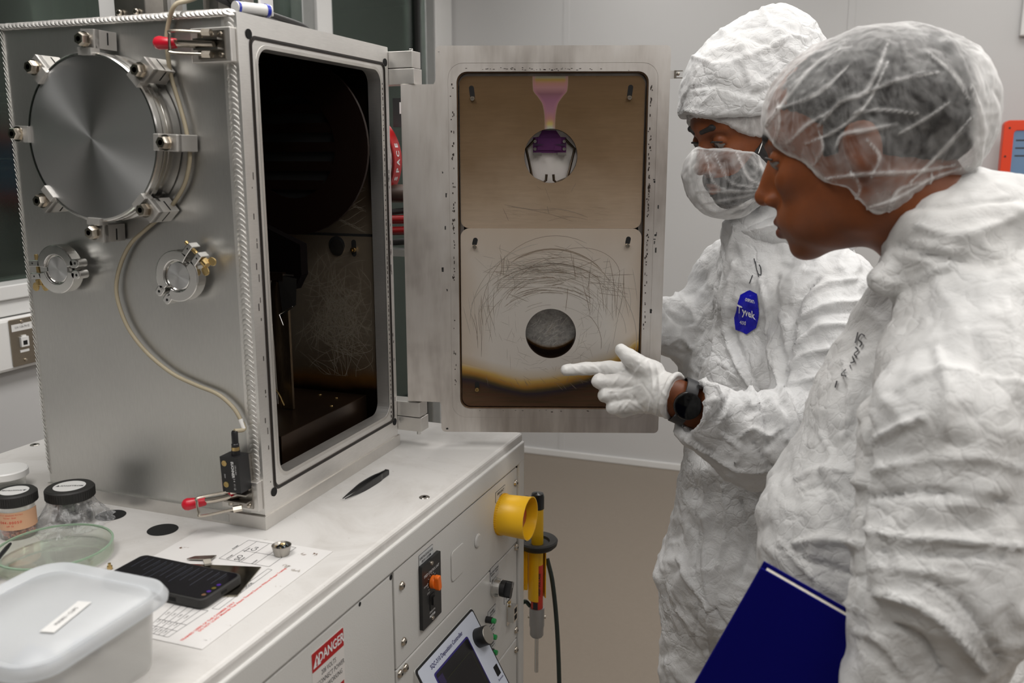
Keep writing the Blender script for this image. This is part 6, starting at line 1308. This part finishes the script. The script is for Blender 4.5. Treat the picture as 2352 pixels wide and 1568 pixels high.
# ================================================================ nearer person at right
p2 = thing('person', 'person in white coverall and sheer hair net, head bowed, holding a blue notebook', 'person', (at(2080, 1300, 1.17).x, at(2080, 1300, 1.17).y, 0))
F2, U2 = facing(28, 15); s2 = 1.08; fr2 = frame_of(at(1971, 319, 1.045), F2, U2); W2 = wpx(fr2)
sk2 = skin('warm_brown_skin', (.215, .060, .016), (.155, .042, .011), ((.12, .026, .016), s2), ((.13, .05, .025), .5))
nk2 = dict(nose=1.0, neck=((-.038, 0, -.07), (-.085, .0, -.19), .056, .060))
def SQ(Q): Q = Q.copy(); Q[:, 2] = np.where(Q[:, 2] > 0, Q[:, 2]/.86, Q[:, 2]); return Q
def head2(Q): return sdf_head(SQ(Q)/s2, **nk2)*s2
b2 = sculpt('body', head2, *BOX(s2), .0021, sk2, p2, frame=fr2, rel=1, label='brown face in profile')
for s in (1, -1):
    pos = (.0765*s2, s*.031*s2, -.0015*s2); g = V((.90, .05, -.36)).normalized()*.0125; MB().ball(pos, .0126*s2, eye_mat((pos[0]+g.x, pos[1]+g.y, pos[2]+g.z)), n=28).build('eye', b2, frame=fr2, smooth=True)
sculpt('eyebrows', lambda Q: brow(Q, s2), (.04, -.07, .005), (.12, .07, .045), .0016, M['hair'], b2, frame=fr2)
sculpt('eyelashes', lambda Q: lash(Q, s2), (.07, -.055, -.01), (.11, .055, .01), .0010, M['hair'], b2, frame=fr2, rel=0)
def hair2(Q):
    q = SQ(Q)/s2; d = ell(q, (-.016, 0, .036), (.104, .084, .088)); d = smin(d, ell(q, (-.074, 0, .018), (.050, .066, .066)), .03); hl = np.interp(q[:, 0], [-.12, -.05, -.022, -.018, .01, .03, .05, .09], [-.075, -.065, -.055, -.005, .005, .03, .046, .062]); return smax(d, hl-q[:, 2], .008)*s2
sculpt('hair', hair2, (-.19, -.13, -.12), (.15, .13, .18), .0035, M['hair'], p2, frame=fr2, disp=lambda c: crumple(c, [(40, .002, .6), (110, .001, 0)]), label='short black hair under the net')
sculpt('sideburn', lambda Q: smax(head2(Q)-.0022, np.maximum(np.abs(Q[:, 0]-.024+(Q[:, 2]+.02)*.25)-.009, np.abs(Q[:, 2]-.004)-.018), .003), *BOX(s2), .0025, M['hair'], b2, frame=fr2)
def cap2(Q):
    q = SQ(Q)/s2; d = ell(q, (-.014, 0, .036), (.112, .094, .0945)); d = smin(d, ell(q, (-.084, 0, .004), (.050, .070, .068)), .04); d = smin(d, ell(q, (-.015, 0, -.022), (.066, .094, .080)), .03)
    w_ = .004*np.sin(q[:, 0]*160)+.003*np.sin(q[:, 0]*70+2); cut = np.interp(q[:, 0], [-.16, -.10, -.058, -.011, .027, .06, .09, .12], [-.085, -.100, -.104, -.082, -.034, -.004, .024, .034])+w_; return smax(d, cut-q[:, 2], .005)*s2
cf = [([(1760, 290), (1800, 235), (1860, 160), (1930, 110)], 6, .004), ([(1790, 250), (1880, 215), (1950, 150)], 5, .003), ([(1880, 290), (1930, 235), (1985, 215), (2020, 150), (2040, 95)], 6, .005), ([(1985, 215), (2060, 185), (2155, 165)], 5, .004), ([(1850, 330), (1920, 300), (1990, 240), (2040, 140)], 5, .003), ([(1960, 258), (2030, 252), (2110, 262)], 5, .003), ([(2090, 420), (2170, 340), (2230, 270)], 6, .004), ([(1920, 340), (1935, 310), (1990, 300), (2060, 285)], 6, .005), ([(2060, 310), (2130, 270), (2180, 235)], 5, .003), ([(1900, 410), (1980, 400), (2100, 395), (2190, 380)], 6, .005), ([(1980, 480), (2060, 455), (2140, 410), (2230, 380)], 5, .004), ([(1810, 330), (1850, 290), (1900, 260)], 5, .003), ([(1780, 330), (1790, 280), (1785, 230)], 4, .003), ([(1870, 380), (1890, 340), (1880, 300)], 4, .003), ([(1760, 300), (1790, 345), (1850, 375), (1905, 425), (1960, 475), (2030, 490), (2080, 510)], 8, .003), ([(2230, 200), (2260, 290), (2250, 380)], 7, .004), ([(2130, 120), (2190, 170), (2225, 230)], 6, .003), ([(2110, 500), (2135, 440), (2140, 400)], 5, .004), ([(1960, 470), (1975, 430), (1950, 390)], 4, .003), ([(2040, 490), (2060, 440), (2110, 420)], 4, .003), ([(2000, 410), (2020, 360), (1990, 320)], 5, .003)]
o = sculpt('hair_net', cap2, (-.22, -.15, -.16), (.17, .15, .20), .0021, M['sheer'], p2, frame=fr2, rel=2, disp=lambda c: crumple(c, [(14, .004, .9), (34, .002, .6), (80, .0008, 0)], 7)+folds(W2(c), cf)*.6, label='sheer white hair net')
co = W2(getco(o.data)); px_ = to_px(co); q_ = getco(o.data)/s2; setfold(o.data, np.clip(folds(co, [(p, w_*.62, .62) for p, w_, h_ in cf]), 0, .75)+np.clip((px_[:, 0]-2225)/60, 0, .45)+np.clip((-.055-q_[:, 2])/.06, 0, .22)+.22*np.clip((q_[:, 0]-.05)/.05, 0, 1))
# coverall of the nearer person
Fh2 = -RT*math.cos(math.radians(12))+HF*math.sin(math.radians(12)); Lt2 = V((0, 0, 1)).cross(Fh2); hip2 = c1(2060, 1560, 1.17)
def suit2(P):
    c_ = cone; g = c1
    d = c_(P, g(2215, 720, 1.19), g(2145, 950, 1.17), .120, .138, Lt2, 1.25); d = smin(d, c_(P, g(2145, 950, 1.17), g(2035, 1250, 1.16), .138, .150, Lt2, 1.15), .05); d = smin(d, c_(P, g(2035, 1250, 1.16), g(2040, 1620, 1.17), .150, .155, Lt2, 1.12), .05)
    VR = Matrix((-RT, HF, (0, 0, 1))).transposed(); d = smin(d, ell(P, g(2205, 590, 1.005), (.072, .085, .062), VR), .03); d = smin(d, ell(P, g(2320, 520, 1.03), (.095, .11, .055), VR), .03); d = smin(d, c_(P, g(2034, 650, 1.00), g(2150, 640, 1.02), .018, .050), .025); d = smin(d, ell(P, g(2145, 560, .995), (.045, .075, .058), VR), .025); d = smin(d, ell(P, g(2235, 472, 1.01), (.060, .09, .036), VR), .025); d = smin(d, c_(P, g(2060, 665, 1.16), g(2160, 560, 1.22), .03, .06), .03)
    arm = c_(P, g(2275, 760, .98), g(2205, 1000, .90), .105, .090); arm = smin(arm, c_(P, g(2205, 1000, .90), g(2175, 1330, .88), .090, .086), .03); arm = smin(arm, c_(P, g(2180, 1330, .89), g(2060, 1700, .90), .086, .060), .02)
    d = smin(d, arm, .006)
    far = c_(P, g(2140, 780, 1.36), g(2030, 1120, 1.36), .08, .065); far = smin(far, c_(P, g(2030, 1120, 1.36), g(1930, 1400, 1.24), .062, .048), .03); d = smin(d, far, .03)
    for s in (-1, 1):
        h_ = hip2+Lt2*.085*s; k_ = V((h_.x, h_.y, .48))+Fh2*.03; f_ = V((h_.x, h_.y, .09)); d = smin(d, c_(P, h_, k_, .130, .098), .04); d = smin(d, c_(P, k_, f_, .098, .085), .03); d = smin(d, c_(P, f_-V((0, 0, .035)), f_-V((0, 0, .045))+Fh2*.15, .052, .040), .02)
    return d
sf2 = [([(2010, 640), (2080, 650), (2180, 610), (2330, 590)], 14, .010), ([(2060, 560), (2150, 590), (2260, 600), (2352, 560)], 14, -.010), ([(2110, 520), (2200, 540), (2330, 500)], 14, .008), ([(2090, 480), (2200, 470), (2340, 440)], 12, -.006), ([(1985, 1000), (1990, 900), (2040, 800), (2100, 730)], 12, -.010), ([(1978, 1180), (1985, 1080), (1985, 1000)], 12, -.014), ([(1980, 1395), (1972, 1300), (1978, 1200)], 12, -.016), ([(1830, 1100), (1880, 1080), (1950, 1090), (1985, 1120)], 16, .014), ([(1840, 1130), (1900, 1120), (1970, 1160)], 14, -.010), ([(1830, 1250), (1900, 1240), (1975, 1250)], 14, .012), ([(1845, 1280), (1900, 1300), (1970, 1330)], 14, -.009), ([(1790, 1240), (1850, 1300), (1920, 1360), (1970, 1400)], 10, .010),
       ([(2000, 1080), (2100, 1060), (2250, 1050), (2352, 1080)], 13, .010), ([(2000, 1140), (2120, 1130), (2300, 1150)], 13, -.009), ([(1990, 1215), (2080, 1235), (2200, 1240), (2352, 1255)], 10, .011), ([(2000, 1260), (2120, 1275), (2300, 1280)], 10, -.009), ([(1995, 1300), (2100, 1310), (2240, 1330)], 11, .010), ([(2010, 1360), (2090, 1380), (2180, 1440), (2260, 1540)], 14, .013), ([(2030, 1430), (2100, 1460), (2160, 1540)], 14, -.012), ([(1970, 1450), (2030, 1470), (2080, 1550)], 13, .012), ([(2130, 1330), (2220, 1400), (2300, 1520)], 15, -.012), ([(2000, 1010), (2060, 980), (2120, 960)], 12, .010), ([(2150, 800), (2180, 900), (2170, 1000)], 16, .010), ([(2230, 760), (2260, 860), (2240, 980)], 16, -.010), ([(2310, 700), (2330, 850), (2300, 950)], 16, .010), ([(1940, 830), (1960, 900), (1950, 1000)], 12, .010), ([(1990, 850), (1985, 930), (1940, 1020)], 14, -.008), ([(1890, 1000), (1910, 1050), (1890, 1090)], 10, .008), ([(2060, 900), (2100, 870), (2200, 850), (2350, 890)], 14, .009)]
dz = lambda c: crumple(c, [(5, .010, 1.0), (10, .0070, 1.2), (21, .0038, .9), (44, .0016, 0)], 29)+folds(c, [(p, w_*(.55+.35*((k*7)%5)/4), h_*(.42+.40*((k*3)%4)/3)) for k, (p, w_, h_) in enumerate(sf2)])
pts_ = [A3(q) for q in (c1(1700, 380, 1.5), c1(2650, 380, .8), c1(2500, 1600, .75), c1(1750, 1500, 1.45), c1(2600, 900, 1.45))]; lo_ = np.minimum.reduce(pts_)-.03; hi_ = np.maximum.reduce(pts_)+.03; lo_[2] = -.002
cv2 = sculpt('coverall', suit2, lo_, hi_, .0048, M['tyvek2'], p2, disp=dz, rel=3)
co = getco(cv2.data)+A3(root_loc(cv2)); co[:, 2] = np.maximum(co[:, 2], .001); setco(cv2.data, co-A3(root_loc(cv2)))
pen(cv2, [[(1975, 765), (1968, 790)], [(1990, 775), (1982, 770), (1975, 782), (1984, 790), (1978, 800)], [(1968, 800), (1975, 808), (1966, 815), (1972, 822)], [(1962, 820), (1966, 832), (1956, 836)], [(1952, 842), (1956, 850)], [(1942, 852), (1938, 862), (1944, 868)], [(1926, 876), (1922, 892)]], 3.2, M['ink'], .003).build('pen_marks', cv2)
# hand under the notebook and the notebook itself
nb = thing('notebook', 'dark blue hardcover notebook held low in the nearer person\'s left arm', 'notebook', tuple(at(1800, 1480, .97)))
c0 = at(1748, 1304, .935); ex = (at(1965, 1428, .905)-c0).normalized(); ey = (at(1640, 1568, .985)-c0); ey = (ey-ex*ey.dot(ex)).normalized(); ez = ex.cross(ey); 
if ez.dot(CAM-c0) < 0: ez = -ez
NB = TR(c0, Matrix((ex, ey, ez)).transposed()); navy = plain('notebook_cover_blue', (.0008, .0008, .125), .75, Specular_IOR_Level=.12)
mb = MB(); mb.box((0, 0, -.0025), (.215, .29, 0), navy, NB); mb.build('front_cover', nb, bevel=.0008)
mb = MB(); mb.box((.006, .004, -.0155), (.209, .286, -.0026), speck('page_edges', (.62, .58, .50), .7, var=.1, scale=200), NB); mb.build('pages', nb)
mb = MB(); mb.box((0, 0, -.0185), (.215, .29, -.016), navy, NB); mb.build('back_cover', nb, bevel=.0008)
mb = MB(); mb.box((0, .2885, -.0185), (.215, .291, 0), navy, NB); mb.build('spine', nb)
def hand2(P):
    g = lambda x, y, z: NB @ V((x, y, z)); d = cone(P, g(.20, .27, .045), g(.165, .235, .022), .030, .026)
    for k in range(4): d = smin(d, smin(cone(P, g(.160-.002*k, .225+.020*k, .020), g(.125+.003*k, .222+.021*k, .016), .0105, .0098), cone(P, g(.125+.003*k, .222+.021*k, .016), g(.092+.004*k, .222+.020*k, .0105), .0095, .0085), .003), .005)
    return smin(d, smin(cone(P, g(.185, .255, .03), g(.225, .235, .0), .015, .012), cone(P, g(.225, .235, .0), g(.222, .215, -.026), .012, .0105), .004), .006)
hl = A3(NB @ V((.15, .25, .01)))-.13; sculpt('gloved_hand', hand2, hl, hl+.26, .003, gm.mat, p2)
